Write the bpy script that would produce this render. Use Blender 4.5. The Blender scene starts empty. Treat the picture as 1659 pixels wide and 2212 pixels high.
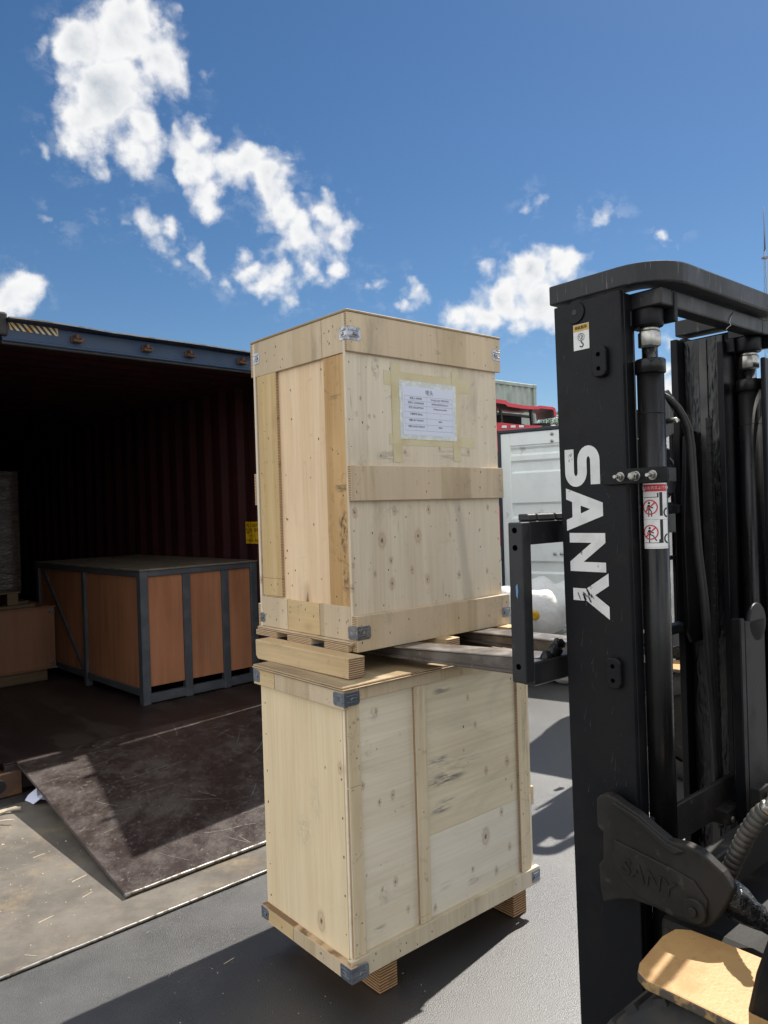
import bpy, bmesh, math, random
from mathutils import Vector, Matrix
R_=math.radians
random.seed(7)
S=bpy.context.scene
COL=S.collection
# ---------------------------------------------------------------- camera
cam_d=bpy.data.cameras.new('camera'); cam=bpy.data.objects.new('camera',cam_d); COL.objects.link(cam)
cam_d.sensor_fit='VERTICAL'; cam_d.sensor_height=36.0; cam_d.lens=1629/2212*36
cam_d.clip_start=0.05; cam_d.clip_end=3000
_ro,_pi=-0.0312,-0.0039
_Rp=Matrix(((1,0,0),(0,math.cos(_pi),math.sin(_pi)),(0,-math.sin(_pi),math.cos(_pi))))
_Rr=Matrix(((math.cos(_ro),0,math.sin(_ro)),(0,1,0),(-math.sin(_ro),0,math.cos(_ro))))
_R=_Rr@_Rp
_m=Matrix((_R[0],_R[2],-_R[1])).transposed().to_4x4(); _m.translation=(0,0,1.55)
cam.matrix_world=_m
S.camera=cam
# ---------------------------------------------------------------- exposure, sun, sky
S.view_settings.view_transform='Standard'; S.view_settings.look='None'
S.view_settings.exposure=0.62; S.view_settings.gamma=1
SUN_AZ,SUN_EL=R_(41.5),R_(54)
sdir=Vector((math.sin(SUN_AZ)*math.cos(SUN_EL),math.cos(SUN_AZ)*math.cos(SUN_EL),math.sin(SUN_EL)))
sl=bpy.data.lights.new('sun','SUN'); sl.energy=5.0; sl.angle=R_(0.53); sl.color=(1,.95,.87)
so=bpy.data.objects.new('sun',sl); COL.objects.link(so); so.rotation_euler=(-sdir).to_track_quat('-Z','Y').to_euler(); so.location=(6,7,20)
S.cycles.max_bounces=8; S.cycles.diffuse_bounces=4; S.cycles.glossy_bounces=4; S.cycles.sample_clamp_indirect=6
S.cycles.use_denoising=True

class NT:
    """small helper for building node trees"""
    def __init__(s,tree): s.t=tree; s.n=tree.nodes; s.l=tree.links
    def add(s,typ,**kw):
        nd=s.n.new(typ)
        for k,v in kw.items():
            if k.startswith('i_'):
                key=k[2:]; key=int(key) if key.isdigit() else key
                s.set(nd.inputs[key],v)
            else: setattr(nd,k,v)
        return nd
    def set(s,inp,v):
        if hasattr(v,'bl_idname') and hasattr(v,'outputs'): s.l.new(v.outputs[0],inp)
        elif isinstance(v,bpy.types.NodeSocket): s.l.new(v,inp)
        else: inp.default_value=v
    def math(s,op,a,b=0.0,c=0.0,clamp=False):
        nd=s.n.new('ShaderNodeMath'); nd.operation=op; nd.use_clamp=clamp
        s.set(nd.inputs[0],a); s.set(nd.inputs[1],b); s.set(nd.inputs[2],c); return nd.outputs[0]
    def vmath(s,op,a,b=(0,0,0),sc=None):
        nd=s.n.new('ShaderNodeVectorMath'); nd.operation=op
        s.set(nd.inputs[0],a); s.set(nd.inputs[1],b)
        if sc is not None: s.set(nd.inputs['Scale'],sc)
        return nd
    def noise(s,vec,scale,detail=4,rough=.55,dist=0):
        nd=s.n.new('ShaderNodeTexNoise'); s.set(nd.inputs['Vector'],vec); nd.inputs['Scale'].default_value=scale
        nd.inputs['Detail'].default_value=detail; nd.inputs['Roughness'].default_value=rough; nd.inputs['Distortion'].default_value=dist; return nd
    def smooth(s,v,a,b,lo=0.0,hi=1.0):
        nd=s.n.new('ShaderNodeMapRange'); nd.interpolation_type='SMOOTHSTEP'
        s.set(nd.inputs[0],v); nd.inputs[1].default_value=a; nd.inputs[2].default_value=b; nd.inputs[3].default_value=lo; nd.inputs[4].default_value=hi
        return nd.outputs[0]
    def mix(s,fac,a,b,typ='MIX'):
        nd=s.n.new('ShaderNodeMix'); nd.data_type='RGBA'; nd.blend_type=typ
        s.set(nd.inputs[0],fac); s.set(nd.inputs[6],col4(a)); s.set(nd.inputs[7],col4(b)); return nd.outputs[2]
def col4(c):
    return (c[0],c[1],c[2],1) if isinstance(c,(tuple,list)) and len(c)==3 else c

W=bpy.data.worlds.new('World'); S.world=W; W.use_nodes=True
CLOUDS=[(-0.2626,0.8135,0.5189,0.0415),(-0.298,0.8132,0.4999,0.0331),(-0.2379,0.8363,0.494,0.0358),(-0.2882,0.838,0.4633,0.0482),(-0.3166,0.8426,0.4358,0.0299),(-0.2606,0.8615,0.4357,0.0288),(-0.2287,0.8179,0.528,0.0221),(-0.2771,0.8687,0.4105,0.0226),(-0.3145,0.8051,0.5029,0.0135),(-0.2832,0.8026,0.5249,0.0202),(-0.2188,0.8336,0.5072,0.0189),(-0.3119,0.8555,0.4134,0.0196),(-0.2181,0.8789,0.4242,0.0266),(-0.1962,0.8791,0.4343,0.0194),(-0.2213,0.8886,0.4017,0.0218),(-0.1977,0.9016,0.3847,0.0238),(-0.1778,0.8814,0.4376,0.0092),(-0.2074,0.8885,0.4094,0.0233),(-0.1506,0.9038,0.4007,0.0276),(-0.1222,0.9148,0.385,0.0297),(-0.1102,0.9251,0.3635,0.0275),(-0.1009,0.9355,0.3386,0.0268),(-0.0932,0.9461,0.3103,0.0204),(-0.0827,0.9521,0.2944,0.0126),(-0.0726,0.9549,0.2879,0.008),(-0.1396,0.9164,0.375,0.0135),(-0.0627,0.9313,0.3587,0.0233),(-0.0537,0.9403,0.336,0.0179),(-0.0417,0.9373,0.346,0.0123),(-0.0566,0.9473,0.3153,0.0193),(-0.0619,0.9266,0.371,0.0154),(-0.141,0.9445,0.2968,0.0283),(-0.1174,0.9493,0.2917,0.0182),(-0.1596,0.9374,0.3095,0.0156),(-0.1298,0.9514,0.2793,0.0148),(-0.1874,0.9383,0.2906,0.0112),(-0.1667,0.9319,0.3222,0.0088),(-0.2788,0.8929,0.3535,0.0114),(-0.2832,0.8875,0.3635,0.0082),(-0.2756,0.8988,0.3408,0.0084),(-0.2524,0.9047,0.3433,0.0085),(-0.247,0.9127,0.3255,0.0075),(-0.2419,0.9192,0.3107,0.0065),(-0.2174,0.9234,0.3164,0.0109),(-0.2602,0.9099,0.3232,0.0064),(-0.4275,0.8665,0.2577,0.0311),(-0.4111,0.8717,0.2666,0.0161),(-0.415,0.8646,0.2832,0.0109),(0.0501,0.9624,0.2669,0.0151),(0.0368,0.9666,0.2537,0.0117),(0.0474,0.959,0.2795,0.0086),(-0.0083,0.9579,0.2868,0.0075),(0.0033,0.9594,0.2822,0.0063),(0.191,0.9409,0.2796,0.0314),(0.2212,0.9343,0.2795,0.0255),(0.1632,0.9516,0.2603,0.0285),(0.1376,0.9602,0.2429,0.026),(0.2057,0.9472,0.2462,0.0283),(0.1027,0.9657,0.2383,0.0198),(0.1664,0.9589,0.2299,0.0196),(0.2376,0.9316,0.2753,0.021),(0.2226,0.9471,0.2311,0.0226),(0.1543,0.9444,0.2904,0.0158),(0.2705,0.9,0.3418,0.0094),(0.262,0.9037,0.3386,0.0074),(0.2793,0.8961,0.345,0.0063),(0.1855,0.915,0.3582,0.0059),(0.1947,0.9131,0.3582,0.0048),(0.3408,0.8888,0.3064,0.0057),(-0.3698,0.8628,0.3447,0.0059),(-0.3642,0.8677,0.3384,0.0055),(-0.3275,0.877,0.3515,0.0046),(-0.1899,0.8494,0.4924,0.0053),(-0.3568,0.8435,0.4014,0.0053),(-0.3381,0.8,0.4956,0.0049),(-0.2298,0.959,0.1659,0.0058),(0.3523,0.9167,0.1885,0.0118),(0.3484,0.9238,0.159,0.0142),(0.3567,0.9258,0.1251,0.0164)]

def build_world():
    T=NT(W.node_tree); T.n.clear()
    out=T.add('ShaderNodeOutputWorld'); bg=T.add('ShaderNodeBackground'); bg.inputs[1].default_value=0.10
    bg2=T.add('ShaderNodeBackground'); bg2.inputs[1].default_value=0.10; mx=T.add('ShaderNodeMixShader')
    T.l.new(bg2.outputs[0],mx.inputs[1]); T.l.new(bg.outputs[0],mx.inputs[2]); T.l.new(mx.outputs[0],out.inputs[0])
    sky=T.add('ShaderNodeTexSky'); sky.sky_type='NISHITA'; sky.sun_disc=False
    sky.sun_elevation=SUN_EL; sky.sun_rotation=SUN_AZ; sky.altitude=0; sky.air_density=0.93; sky.dust_density=0.2; sky.ozone_density=2.2
    tc=T.add('ShaderNodeTexCoord'); v0=T.vmath('NORMALIZE',tc.outputs['Generated']).outputs[0]
    # cloud depth as a node group so that it can be sampled twice (once a little towards the sun) for self-shading
    G=bpy.data.node_groups.new('cloud_depth','ShaderNodeTree'); G.interface.new_socket('Vector',in_out='INPUT',socket_type='NodeSocketVector'); G.interface.new_socket('Depth',in_out='OUTPUT',socket_type='NodeSocketFloat'); G.interface.new_socket('Core',in_out='OUTPUT',socket_type='NodeSocketFloat')
    g=NT(G); gi=g.add('NodeGroupInput'); go=g.add('NodeGroupOutput'); gv=gi.outputs[0]
    na=g.noise(gv,9,3,.5); nb=g.noise(gv,30,7,.56)
    da=g.vmath('SCALE',g.vmath('SUBTRACT',na.outputs['Color'],(.5,.5,.5)).outputs[0],sc=.075).outputs[0]
    db=g.vmath('SCALE',g.vmath('SUBTRACT',nb.outputs['Color'],(.5,.5,.5)).outputs[0],sc=.034).outputs[0]
    v=g.vmath('ADD',g.vmath('ADD',gv,da).outputs[0],db).outputs[0]
    f=None
    for x,y,z,r in CLOUDS:
        d=g.vmath('DISTANCE',v,(x,y,z)).outputs['Value']
        q=g.math('MULTIPLY_ADD',d,-1.0/.042,r*.99/.042)
        f=q if f is None else g.math('SMOOTH_MAX',f,q,.18)
    core=f
    nc=g.noise(gv,22,9,.57)
    vo=g.add('ShaderNodeTexVoronoi'); vo.feature='SMOOTH_F1'; vo.inputs['Scale'].default_value=46; vo.inputs['Smoothness'].default_value=.5; g.l.new(v,vo.inputs['Vector'])
    e=g.math('ADD',f,g.math('MULTIPLY_ADD',nc.outputs[0],1.3,-.62)); e=g.math('ADD',e,g.math('MULTIPLY_ADD',vo.outputs['Distance'],-.52,.21))
    g.l.new(e,go.inputs[0]); g.l.new(g.math('ADD',core,g.math('MULTIPLY_ADD',nc.outputs[0],1.0,-.5)),go.inputs[1])
    def depth(vec):
        n=T.n.new('ShaderNodeGroup'); n.node_tree=G; T.l.new(vec,n.inputs[0]); return n.outputs[0],n.outputs[1]
    e,core=depth(v0); sv=T.vmath('ADD',v0,tuple(sdir*.030)).outputs[0]; e2=depth(sv)[0]
    m=T.smooth(e,-.18,.42)
    wisp=T.math('MULTIPLY',T.smooth(e,-.8,.1,0,.14),T.smooth(T.noise(T.vmath('MULTIPLY',v0,(1,1,1.5)).outputs[0],30,9,.65,.2).outputs[0],.50,.66))
    m=T.math('MAXIMUM',m,wisp)
    # broken cloud added as unseen fill light over the sky behind and beside the camera
    sep=T.add('ShaderNodeSeparateXYZ'); T.l.new(v0,sep.inputs[0])
    side=T.smooth(sep.outputs['Y'],.25,.54,1,0)
    n2=T.noise(T.vmath('MULTIPLY',v0,(1,1,1.7)).outputs[0],2.6,8,.58)
    m2=T.math('MULTIPLY',T.smooth(n2.outputs[0],.40,.40+.14),side)
    m2=T.math('MULTIPLY',m2,T.smooth(sep.outputs['Z'],0,.06))
    # self-shading: deep cloud and cloud with more cloud between it and the sun is greyer, rims stay bright
    deep=T.smooth(core,.25,1.30); occ=T.smooth(T.math('SUBTRACT',e2,e),-.35,.75)
    shade=T.math('MAXIMUM',T.math('MULTIPLY',deep,T.smooth(T.noise(v0,9,6,.6).outputs[0],.32,.62,.45,1)),T.math('MULTIPLY',occ,T.smooth(e,.1,.9,0,.55)))
    cc=T.mix(shade,tuple(6.2*q for q in (1.0,1.0,1.0)),tuple(6.2*q for q in (.34,.42,.52)))
    base=T.add('ShaderNodeHueSaturation'); base.inputs['Saturation'].default_value=1.22; base.inputs['Value'].default_value=0.60; T.l.new(sky.outputs[0],base.inputs['Color'])
    # the cumulus group stands in the northern half of the sky, the added fill cloud in the southern half
    T.l.new(T.mix(m,base.outputs[0],cc),bg.inputs[0])
    T.l.new(T.mix(m2,base.outputs[0],tuple(11.5*q for q in (1.0,1.0,1.0))),bg2.inputs[0])
    north=T.math('MULTIPLY',T.math('GREATER_THAN',sep.outputs['Y'],.56),T.math('GREATER_THAN',sep.outputs['Z'],-.05))
    T.l.new(north,mx.inputs[0])
build_world()
# ---------------------------------------------------------------- mesh helpers
BASE={}
def tag(o,label=None,cat=None,group=None,kind=None):
    if label: o['label']=label
    if cat: o['category']=cat
    if group: o['group']=group
    if kind: o['kind']=kind
    return o
def thing(name,label,cat,loc=(0,0,0),rz=0.0,group=None):
    o=bpy.data.objects.new(name,None); COL.objects.link(o); o.location=loc; o.rotation_euler=(0,0,rz); o.empty_display_size=.1
    BASE[o.name]=loc[2]
    return tag(o,label,cat,group)
class MB:
    def __init__(s): s.v=[]; s.f=[]; s.m=[]; s.sm=[]
    def add(s,vs,fs,mi=0,smooth=False):
        o=len(s.v); s.v+= [tuple(p) for p in vs]
        for q in fs: s.f.append(tuple(i+o for i in q)); s.m.append(mi); s.sm.append(smooth)
        return s
    def box(s,x0,x1,y0,y1,z0,z1,mi=0,side=None):
        """side: dict face->material index, faces -x +x -y +y -z +z"""
        if x1<x0: x0,x1=x1,x0
        if y1<y0: y0,y1=y1,y0
        if z1<z0: z0,z1=z1,z0
        vs=[(x,y,z) for z in (z0,z1) for y in (y0,y1) for x in (x0,x1)]
        F={'-z':(0,2,3,1),'+z':(4,5,7,6),'-y':(0,1,5,4),'+y':(2,6,7,3),'-x':(0,4,6,2),'+x':(1,3,7,5)}
        o=len(s.v); s.v+=vs
        for k,q in F.items():
            s.f.append(tuple(i+o for i in q)); s.m.append((side or {}).get(k,mi)); s.sm.append(False)
        return s
    def prism(s,poly,fn,d0,d1,mi=0):
        """2d polygon extruded: fn(p,q,d)->xyz"""
        n=len(poly); a=sum(poly[i][0]*poly[(i+1)%n][1]-poly[(i+1)%n][0]*poly[i][1] for i in range(n))
        if a<0: poly=poly[::-1]
        vs=[fn(p,q,d0) for p,q in poly]+[fn(p,q,d1) for p,q in poly]
        fs=[tuple(range(n))[::-1],tuple(range(n,2*n))]+[(i,(i+1)%n,n+(i+1)%n,n+i) for i in range(n)]
        return s.add(vs,fs,mi)
    def tube(s,pts,r,n=10,mi=0,cap=True,smooth=True):
        pts=[Vector(p) for p in pts]; rs=r if isinstance(r,(list,tuple)) else [r]*len(pts)
        vs=[];fs=[]
        up=None
        for i,p in enumerate(pts):
            t=(pts[min(i+1,len(pts)-1)]-pts[max(i-1,0)]).normalized()
            if up is None:
                up=t.orthogonal().normalized()
            else:
                up=(up-t*up.dot(t)).normalized()
            w=t.cross(up)
            for k in range(n):
                a=2*math.pi*k/n; vs.append(p+(up*math.cos(a)+w*math.sin(a))*rs[i])
        for i in range(len(pts)-1):
            for k in range(n): fs.append((i*n+k,i*n+(k+1)%n,(i+1)*n+(k+1)%n,(i+1)*n+k))
        s.add(vs,fs,mi,smooth)
        if cap:
            o=len(s.v)-len(vs); 
            s.f.append(tuple(o+k for k in range(n))[::-1]); s.m.append(mi); s.sm.append(False)
            e=o+(len(pts)-1)*n
            s.f.append(tuple(e+k for k in range(n))); s.m.append(mi); s.sm.append(False)
        return s
    def cyl(s,p0,p1,r,n=20,mi=0): return s.tube([p0,p1],r,n,mi)
    def build(s,name,mats,parent=None,bevel=0,seg=1,sub=0,label=None):
        me=bpy.data.meshes.new(name); me.from_pydata(s.v,[],s.f)
        if not isinstance(mats,(list,tuple)): mats=[mats]
        for m in mats: me.materials.append(m)
        for p,mi,sm in zip(me.polygons,s.m,s.sm): p.material_index=mi; p.use_smooth=sm
        bm=bmesh.new(); bm.from_mesh(me); bmesh.ops.recalc_face_normals(bm,faces=bm.faces); bm.to_mesh(me); bm.free()
        o=bpy.data.objects.new(name,me); COL.objects.link(o)
        if parent is not None:
            o.parent=parent
            root=parent
            while root.parent: root=root.parent
            bz=BASE.get(root.name,0)
            if parent.type=='EMPTY' or parent.get('_shift'):
                pass
            if bz:
                for v in me.vertices: v.co.z-=bz
        if bevel:
            b=o.modifiers.new('bevel','BEVEL'); b.width=bevel; b.segments=seg; b.limit_method='ANGLE'; b.angle_limit=R_(40); b.harden_normals=False
        if sub:
            b=o.modifiers.new('subsurf','SUBSURF'); b.levels=sub; b.render_levels=sub
        if label: o['label']=label
        return o
def text_bm(txt,size,align='CENTER',bold=0.0):
    cu=bpy.data.curves.new('lettering','FONT'); cu.body=txt; cu.size=size; cu.align_x=align; cu.align_y='CENTER'; cu.offset=bold; cu.resolution_u=3
    ob=bpy.data.objects.new('lettering',cu); COL.objects.link(ob)
    dg=bpy.context.evaluated_depsgraph_get(); dg.update()
    me=bpy.data.meshes.new_from_object(ob.evaluated_get(dg))
    vs=[(v.co.x,v.co.y) for v in me.vertices]; fs=[tuple(p.vertices) for p in me.polygons]
    bpy.data.objects.remove(ob); bpy.data.curves.remove(cu); bpy.data.meshes.remove(me)
    return vs,fs
class Decal:
    """flat artwork in (s,t) metres, cut into strips and laid on a surface by fn(s,t,lift)"""
    def __init__(s): s.parts=[]
    def poly(s,pts,mi,layer=1): s.parts.append(([tuple(p) for p in pts],[tuple(range(len(pts)))],mi,layer)); return s
    def rect(s,x0,x1,y0,y1,mi,layer=1): return s.poly([(x0,y0),(x1,y0),(x1,y1),(x0,y1)],mi,layer)
    def line(s,a,b,w,mi,layer=2):
        d=Vector((b[0]-a[0],b[1]-a[1])).normalized(); n=Vector((-d.y,d.x))*w/2
        return s.poly([(a[0]-n.x,a[1]-n.y),(b[0]-n.x,b[1]-n.y),(b[0]+n.x,b[1]+n.y),(a[0]+n.x,a[1]+n.y)],mi,layer)
    def path(s,pts,w,mi,layer=2):
        P=[Vector(p) for p in pts]; L=[];Rr=[]
        for i,p in enumerate(P):
            d=(P[min(i+1,len(P)-1)]-P[max(i-1,0)]).normalized(); n=Vector((-d.y,d.x))*w/2; L.append(p+n); Rr.append(p-n)
        n=len(P); vs=[tuple(q) for q in L]+[tuple(q) for q in Rr]
        s.parts.append((vs,[(i,i+1,n+i+1,n+i) for i in range(n-1)],mi,layer)); return s
    def ring(s,c,r0,r1,a0,a1,mi,layer=2,n=32):
        vs=[];fs=[]
        for i in range(n+1):
            a=R_(a0+(a1-a0)*i/n); vs+=[(c[0]+r0*math.cos(a),c[1]+r0*math.sin(a)),(c[0]+r1*math.cos(a),c[1]+r1*math.sin(a))]
        for i in range(n): fs.append((2*i,2*i+1,2*i+3,2*i+2))
        s.parts.append((vs,fs,mi,layer)); return s
    def disc(s,c,r,mi,layer=2,n=20,sy=1): return s.poly([(c[0]+r*math.cos(2*math.pi*i/n),c[1]+sy*r*math.sin(2*math.pi*i/n)) for i in range(n)],mi,layer)
    def text(s,txt,x,y,size,mi,layer=2,align='CENTER',bold=0.0,sx=1.0):
        vs,fs=text_bm(txt,size,align,bold); s.parts.append(([(x+a*sx,y+b) for a,b in vs],fs,mi,layer)); return s
    def build(s,name,mats,parent,fn,cuts=(),step=.0006):
        out=MB()
        for vs,fs,mi,layer in s.parts:
            bm=bmesh.new(); bv=[bm.verts.new((a,b,0)) for a,b in vs]
            for q in fs:
                try: bm.faces.new([bv[i] for i in q])
                except ValueError: pass
            if any(len(q)>4 for q in fs): bmesh.ops.triangulate(bm,faces=bm.faces[:])
            for cx in cuts:
                bmesh.ops.bisect_plane(bm,geom=bm.verts[:]+bm.edges[:]+bm.faces[:],plane_co=(cx,0,0),plane_no=(1,0,0))
            bm.verts.index_update()
            out.add([fn(v.co.x,v.co.y,layer*step) for v in bm.verts],[tuple(v.index for v in f.verts) for f in bm.faces],mi)
            bm.free()
        me_mats=mats
        return out.build(name,me_mats,parent)
# ---------------------------------------------------------------- materials
MATS={}
def newmat(name):
    m=bpy.data.materials.new(name); m.use_nodes=True; T=NT(m.node_tree); T.n.clear()
    out=T.add('ShaderNodeOutputMaterial'); b=T.add('ShaderNodeBsdfPrincipled'); T.l.new(b.outputs[0],out.inputs[0])
    return m,T,b
def coords(T,scale=(1,1,1),off=(0,0,0)):
    tc=T.add('ShaderNodeTexCoord'); mp=T.add('ShaderNodeMapping'); T.l.new(tc.outputs['Object'],mp.inputs['Vector'])
    mp.inputs['Scale'].default_value=scale; mp.inputs['Location'].default_value=off; return mp.outputs[0]
def bump(T,b,h,strength,dist):
    n=T.add('ShaderNodeBump'); n.inputs['Strength'].default_value=strength; n.inputs['Distance'].default_value=dist
    T.set(n.inputs['Height'],h); T.l.new(n.outputs[0],b.inputs['Normal'])
def plain(name,c,rough=.5,metal=0,spec=.5):
    m,T,b=newmat(name); b.inputs['Base Color'].default_value=col4(c); b.inputs['Roughness'].default_value=rough; b.inputs['Metallic'].default_value=metal; b.inputs['Specular IOR Level'].default_value=spec
    return m
def worn(name,c1,c2,rough=.5,rough2=None,metal=0,scale=6,lo=.45,hi=.62,stretch=(1,1,1),c3=None,s3=30,lo3=.6,hi3=.7,bmp=.3,bs=60,bd=.002,spec=.5,detail=7,scratch=None,sc_stretch=(1,1,1),sc_lo=.66,off=(0,0,0),ior=None,nr=.6,spots=None):
    m,T,b=newmat(name); v=coords(T,stretch,off)
    n=T.noise(v,scale,detail,nr); f=T.smooth(n.outputs[0],lo,hi); c=T.mix(f,c1,c2)
    if c3:
        n3=T.noise(v,s3,7,nr); f3=T.smooth(n3.outputs[0],lo3,hi3); c=T.mix(f3,c,c3)
    if scratch:
        vs=coords(T,sc_stretch,(3.1,1.7,.4)); ns=T.noise(vs,14,5,.7); fs=T.smooth(ns.outputs[0],sc_lo,sc_lo+.06); c=T.mix(T.math('MULTIPLY',fs,.75),c,scratch)
    for (px,py,rx,stg) in (spots or []):
        ln=T.vmath('LENGTH',T.vmath('SUBTRACT',T.vmath('ADD',coords(T),T.vmath('SCALE',T.vmath('SUBTRACT',T.noise(coords(T),22,3).outputs['Color'],(.5,.5,.5)).outputs[0],sc=rx*.9).outputs[0]).outputs[0],(px,py,0)).outputs[0]).outputs['Value']
        c=T.mix(T.smooth(ln,rx*.55,rx,stg,0),c,(.008,.0075,.007))
    if ior: b.inputs['IOR'].default_value=ior
    T.l.new(c,b.inputs['Base Color']); b.inputs['Metallic'].default_value=metal; b.inputs['Specular IOR Level'].default_value=spec
    if rough2 is not None: T.l.new(T.smooth(n.outputs[0],lo,hi,rough,rough2),b.inputs['Roughness'])
    else: b.inputs['Roughness'].default_value=rough
    if bmp:
        nb=T.noise(v,bs,4,.6); bump(T,b,nb.outputs[0],bmp,bd)
    return m
def plywood(name,light,dark,grain='z',knots=0.5,stain=.4,seed=0,speck=.5,pale=None,grey=(.16,.145,.12),marks=None,plane='xz',smears=None,asp=.6,seg=None,drip=0):
    m,T,b=newmat(name)
    ax={'x':0,'y':1,'z':2}[grain]
    def st(al,ac): q=[ac]*3; q[ax]=al; return tuple(q)
    o=(seed*3.17,seed*1.73,seed*2.39)
    n1=T.noise(coords(T,st(.35,6),o),2.2,9,.62,.4)
    c=T.mix(T.smooth(n1.outputs[0],.36,.66),dark,light)
    n2=T.noise(coords(T,st(3,110),o),1.0,4,.6)
    c=T.mix(T.smooth(n2.outputs[0],.35,.7,0,.22),c,tuple(q*.55 for q in dark))
    n5=T.noise(coords(T,(1,1,1),tuple(q+5 for q in o)),1.9,4,.5)
    c=T.mix(T.smooth(n5.outputs[0],.4,.7,0,.45),c,pale or tuple(min(1,q*1.12) for q in light))
    if seg:
        sp=T.add('ShaderNodeSeparateXYZ'); T.l.new(coords(T),sp.inputs[0])
        wob=T.noise(coords(T,(3,3,1.0),o),2,3).outputs[0]
        fl=T.math('FLOOR',T.math('MULTIPLY_ADD',T.math('ADD',sp.outputs[seg[0]],T.math('MULTIPLY',wob,.004)),seg[1],seed*1.37))
        wn=T.add('ShaderNodeTexWhiteNoise'); wn.noise_dimensions='1D'; T.l.new(fl,wn.inputs['W'])
        c=T.mix(T.math('MULTIPLY',wn.outputs['Value'],.55),c,tuple(min(1,q*f_) for q,f_ in zip(light,(1.06,1.10,1.22))))
        w2=T.add('ShaderNodeTexWhiteNoise'); w2.noise_dimensions='1D'; T.l.new(T.math('ADD',fl,7.7),w2.inputs['W'])
        c=T.mix(T.math('MULTIPLY',T.math('POWER',w2.outputs['Value'],2.0),.5),c,tuple(q*.86 for q in dark))
    if drip:
        nd=T.noise(coords(T,st(2.2,46),o),1.0,5,.6); n6=T.noise(coords(T,(5,5,5),o),1.0,3)
        c=T.mix(T.math('MULTIPLY',T.smooth(nd.outputs[0],.63,.72,0,drip),T.smooth(n6.outputs[0],.45,.6)),c,(.22,.14,.08))
    # knots
    vo=T.add('ShaderNodeTexVoronoi'); T.l.new(T.vmath('ADD',coords(T,st(4.2,7.5),o),T.vmath('SCALE',T.noise(coords(T,(6,6,6),o),1.5,2).outputs['Color'],sc=.25).outputs[0]).outputs[0],vo.inputs['Vector']); vo.inputs['Scale'].default_value=1.0
    sc=T.add('ShaderNodeSeparateColor'); T.l.new(vo.outputs['Color'],sc.inputs[0])
    pick=T.math('LESS_THAN',sc.outputs[0],knots)
    rad=T.math('MULTIPLY_ADD',sc.outputs[1],.05,.05)
    kd=T.math('DIVIDE',vo.outputs['Distance'],rad)
    kf=T.math('MULTIPLY',T.smooth(kd,.5,1.2,1,0),pick); kh=T.math('MULTIPLY',T.smooth(kd,1.0,3.2,.35,0),pick)
    c=T.mix(kh,c,(.30,.16,.07)); c=T.mix(T.math('MULTIPLY',kf,.85),c,(.10,.045,.022))
    if marks:
        vv=T.vmath('MULTIPLY',coords(T),(1,0,asp) if plane=='xz' else (0,1,asp)).outputs[0]
        vv=T.vmath('ADD',vv,T.vmath('SCALE',T.vmath('SUBTRACT',T.noise(coords(T),90,2).outputs['Color'],(.5,.5,.5)).outputs[0],sc=.011).outputs[0]).outputs[0]
        vv=T.vmath('MULTIPLY',vv,(1,0,1) if plane=='xz' else (0,1,1)).outputs[0]
        km=None
        for p,q,r in marks:
            dd=T.vmath('DISTANCE',vv,(p,0,q*asp) if plane=='xz' else (0,p,q*asp)).outputs['Value']
            dd=T.math('DIVIDE',dd,r); km=dd if km is None else T.math('MINIMUM',km,dd)
        ring=T.math('MULTIPLY',T.smooth(km,.75,1.0),T.smooth(km,1.0,1.5,1,0))
        c=T.mix(T.smooth(km,.4,2.0,.38,0),c,(.38,.23,.13)); c=T.mix(T.math('MULTIPLY',ring,.22),c,(.22,.12,.07)); c=T.mix(T.smooth(km,.10,.55,.85,0),c,(.075,.035,.02))
    for (p,q,rx,rz,stg) in (smears or []):
        vv=T.vmath('SUBTRACT',coords(T),(p,0,q) if plane=='xz' else (0,p,q)).outputs[0]
        vv=T.vmath('MULTIPLY',vv,(1/rx,0,1/rz) if plane=='xz' else (0,1/rx,1/rz)).outputs[0]
        ln=T.vmath('LENGTH',vv).outputs['Value']
        sn=T.noise(coords(T,(9,9,70) if rx>rz else (60,60,40)),1.2,6,.7)
        ff=T.math('MULTIPLY',T.smooth(ln,.25,1.0,1,0),T.smooth(sn.outputs[0],.42,.60,0,stg)); c=T.mix(ff,c,grey)
    # handling dirt, grey streaks across the grain direction
    n3=T.noise(coords(T,st(.9,2.6),tuple(q+9 for q in o)),1.6,8,.68,.8)
    c=T.mix(T.smooth(n3.outputs[0],.53,.72,0,stain),c,grey)
    n7=T.noise(coords(T,(7,7,7),tuple(q+21 for q in o)),1.3,9,.75,1.2)
    c=T.mix(T.smooth(n7.outputs[0],.60,.70,0,min(1,stain*.9)),c,tuple(q*.75 for q in grey))
    n4=T.noise(coords(T,(1,1,1),o),26,6,.7)
    c=T.mix(T.smooth(n4.outputs[0],.60,.72,0,speck*.6),c,(.12,.09,.06))
    T.l.new(c,b.inputs['Base Color']); b.inputs['Roughness'].default_value=.68; b.inputs['Specular IOR Level'].default_value=.25
    bump(T,b,T.math('ADD',n2.outputs[0],T.math('MULTIPLY',n4.outputs[0],.6)),.25,.0012)
    return m
def ply_edge(name,c1,c2,freq=1100,axis='z'):
    m,T,b=newmat(name); v=coords(T); sep=T.add('ShaderNodeSeparateXYZ'); T.l.new(v,sep.inputs[0])
    nz=T.noise(coords(T,(18,18,30)),1,4,.6)
    w=T.math('SINE',T.math('ADD',T.math('MULTIPLY',sep.outputs[axis.upper()],freq),T.math('MULTIPLY',nz.outputs[0],5.0)))
    c=T.mix(T.smooth(w,-.5,.75),c2,c1); c=T.mix(T.smooth(nz.outputs[0],.55,.75,0,.5),c,tuple(q*.5 for q in c2))
    T.l.new(c,b.inputs['Base Color']); b.inputs['Roughness'].default_value=.8; bump(T,b,w,.4,.001); return m
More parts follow.
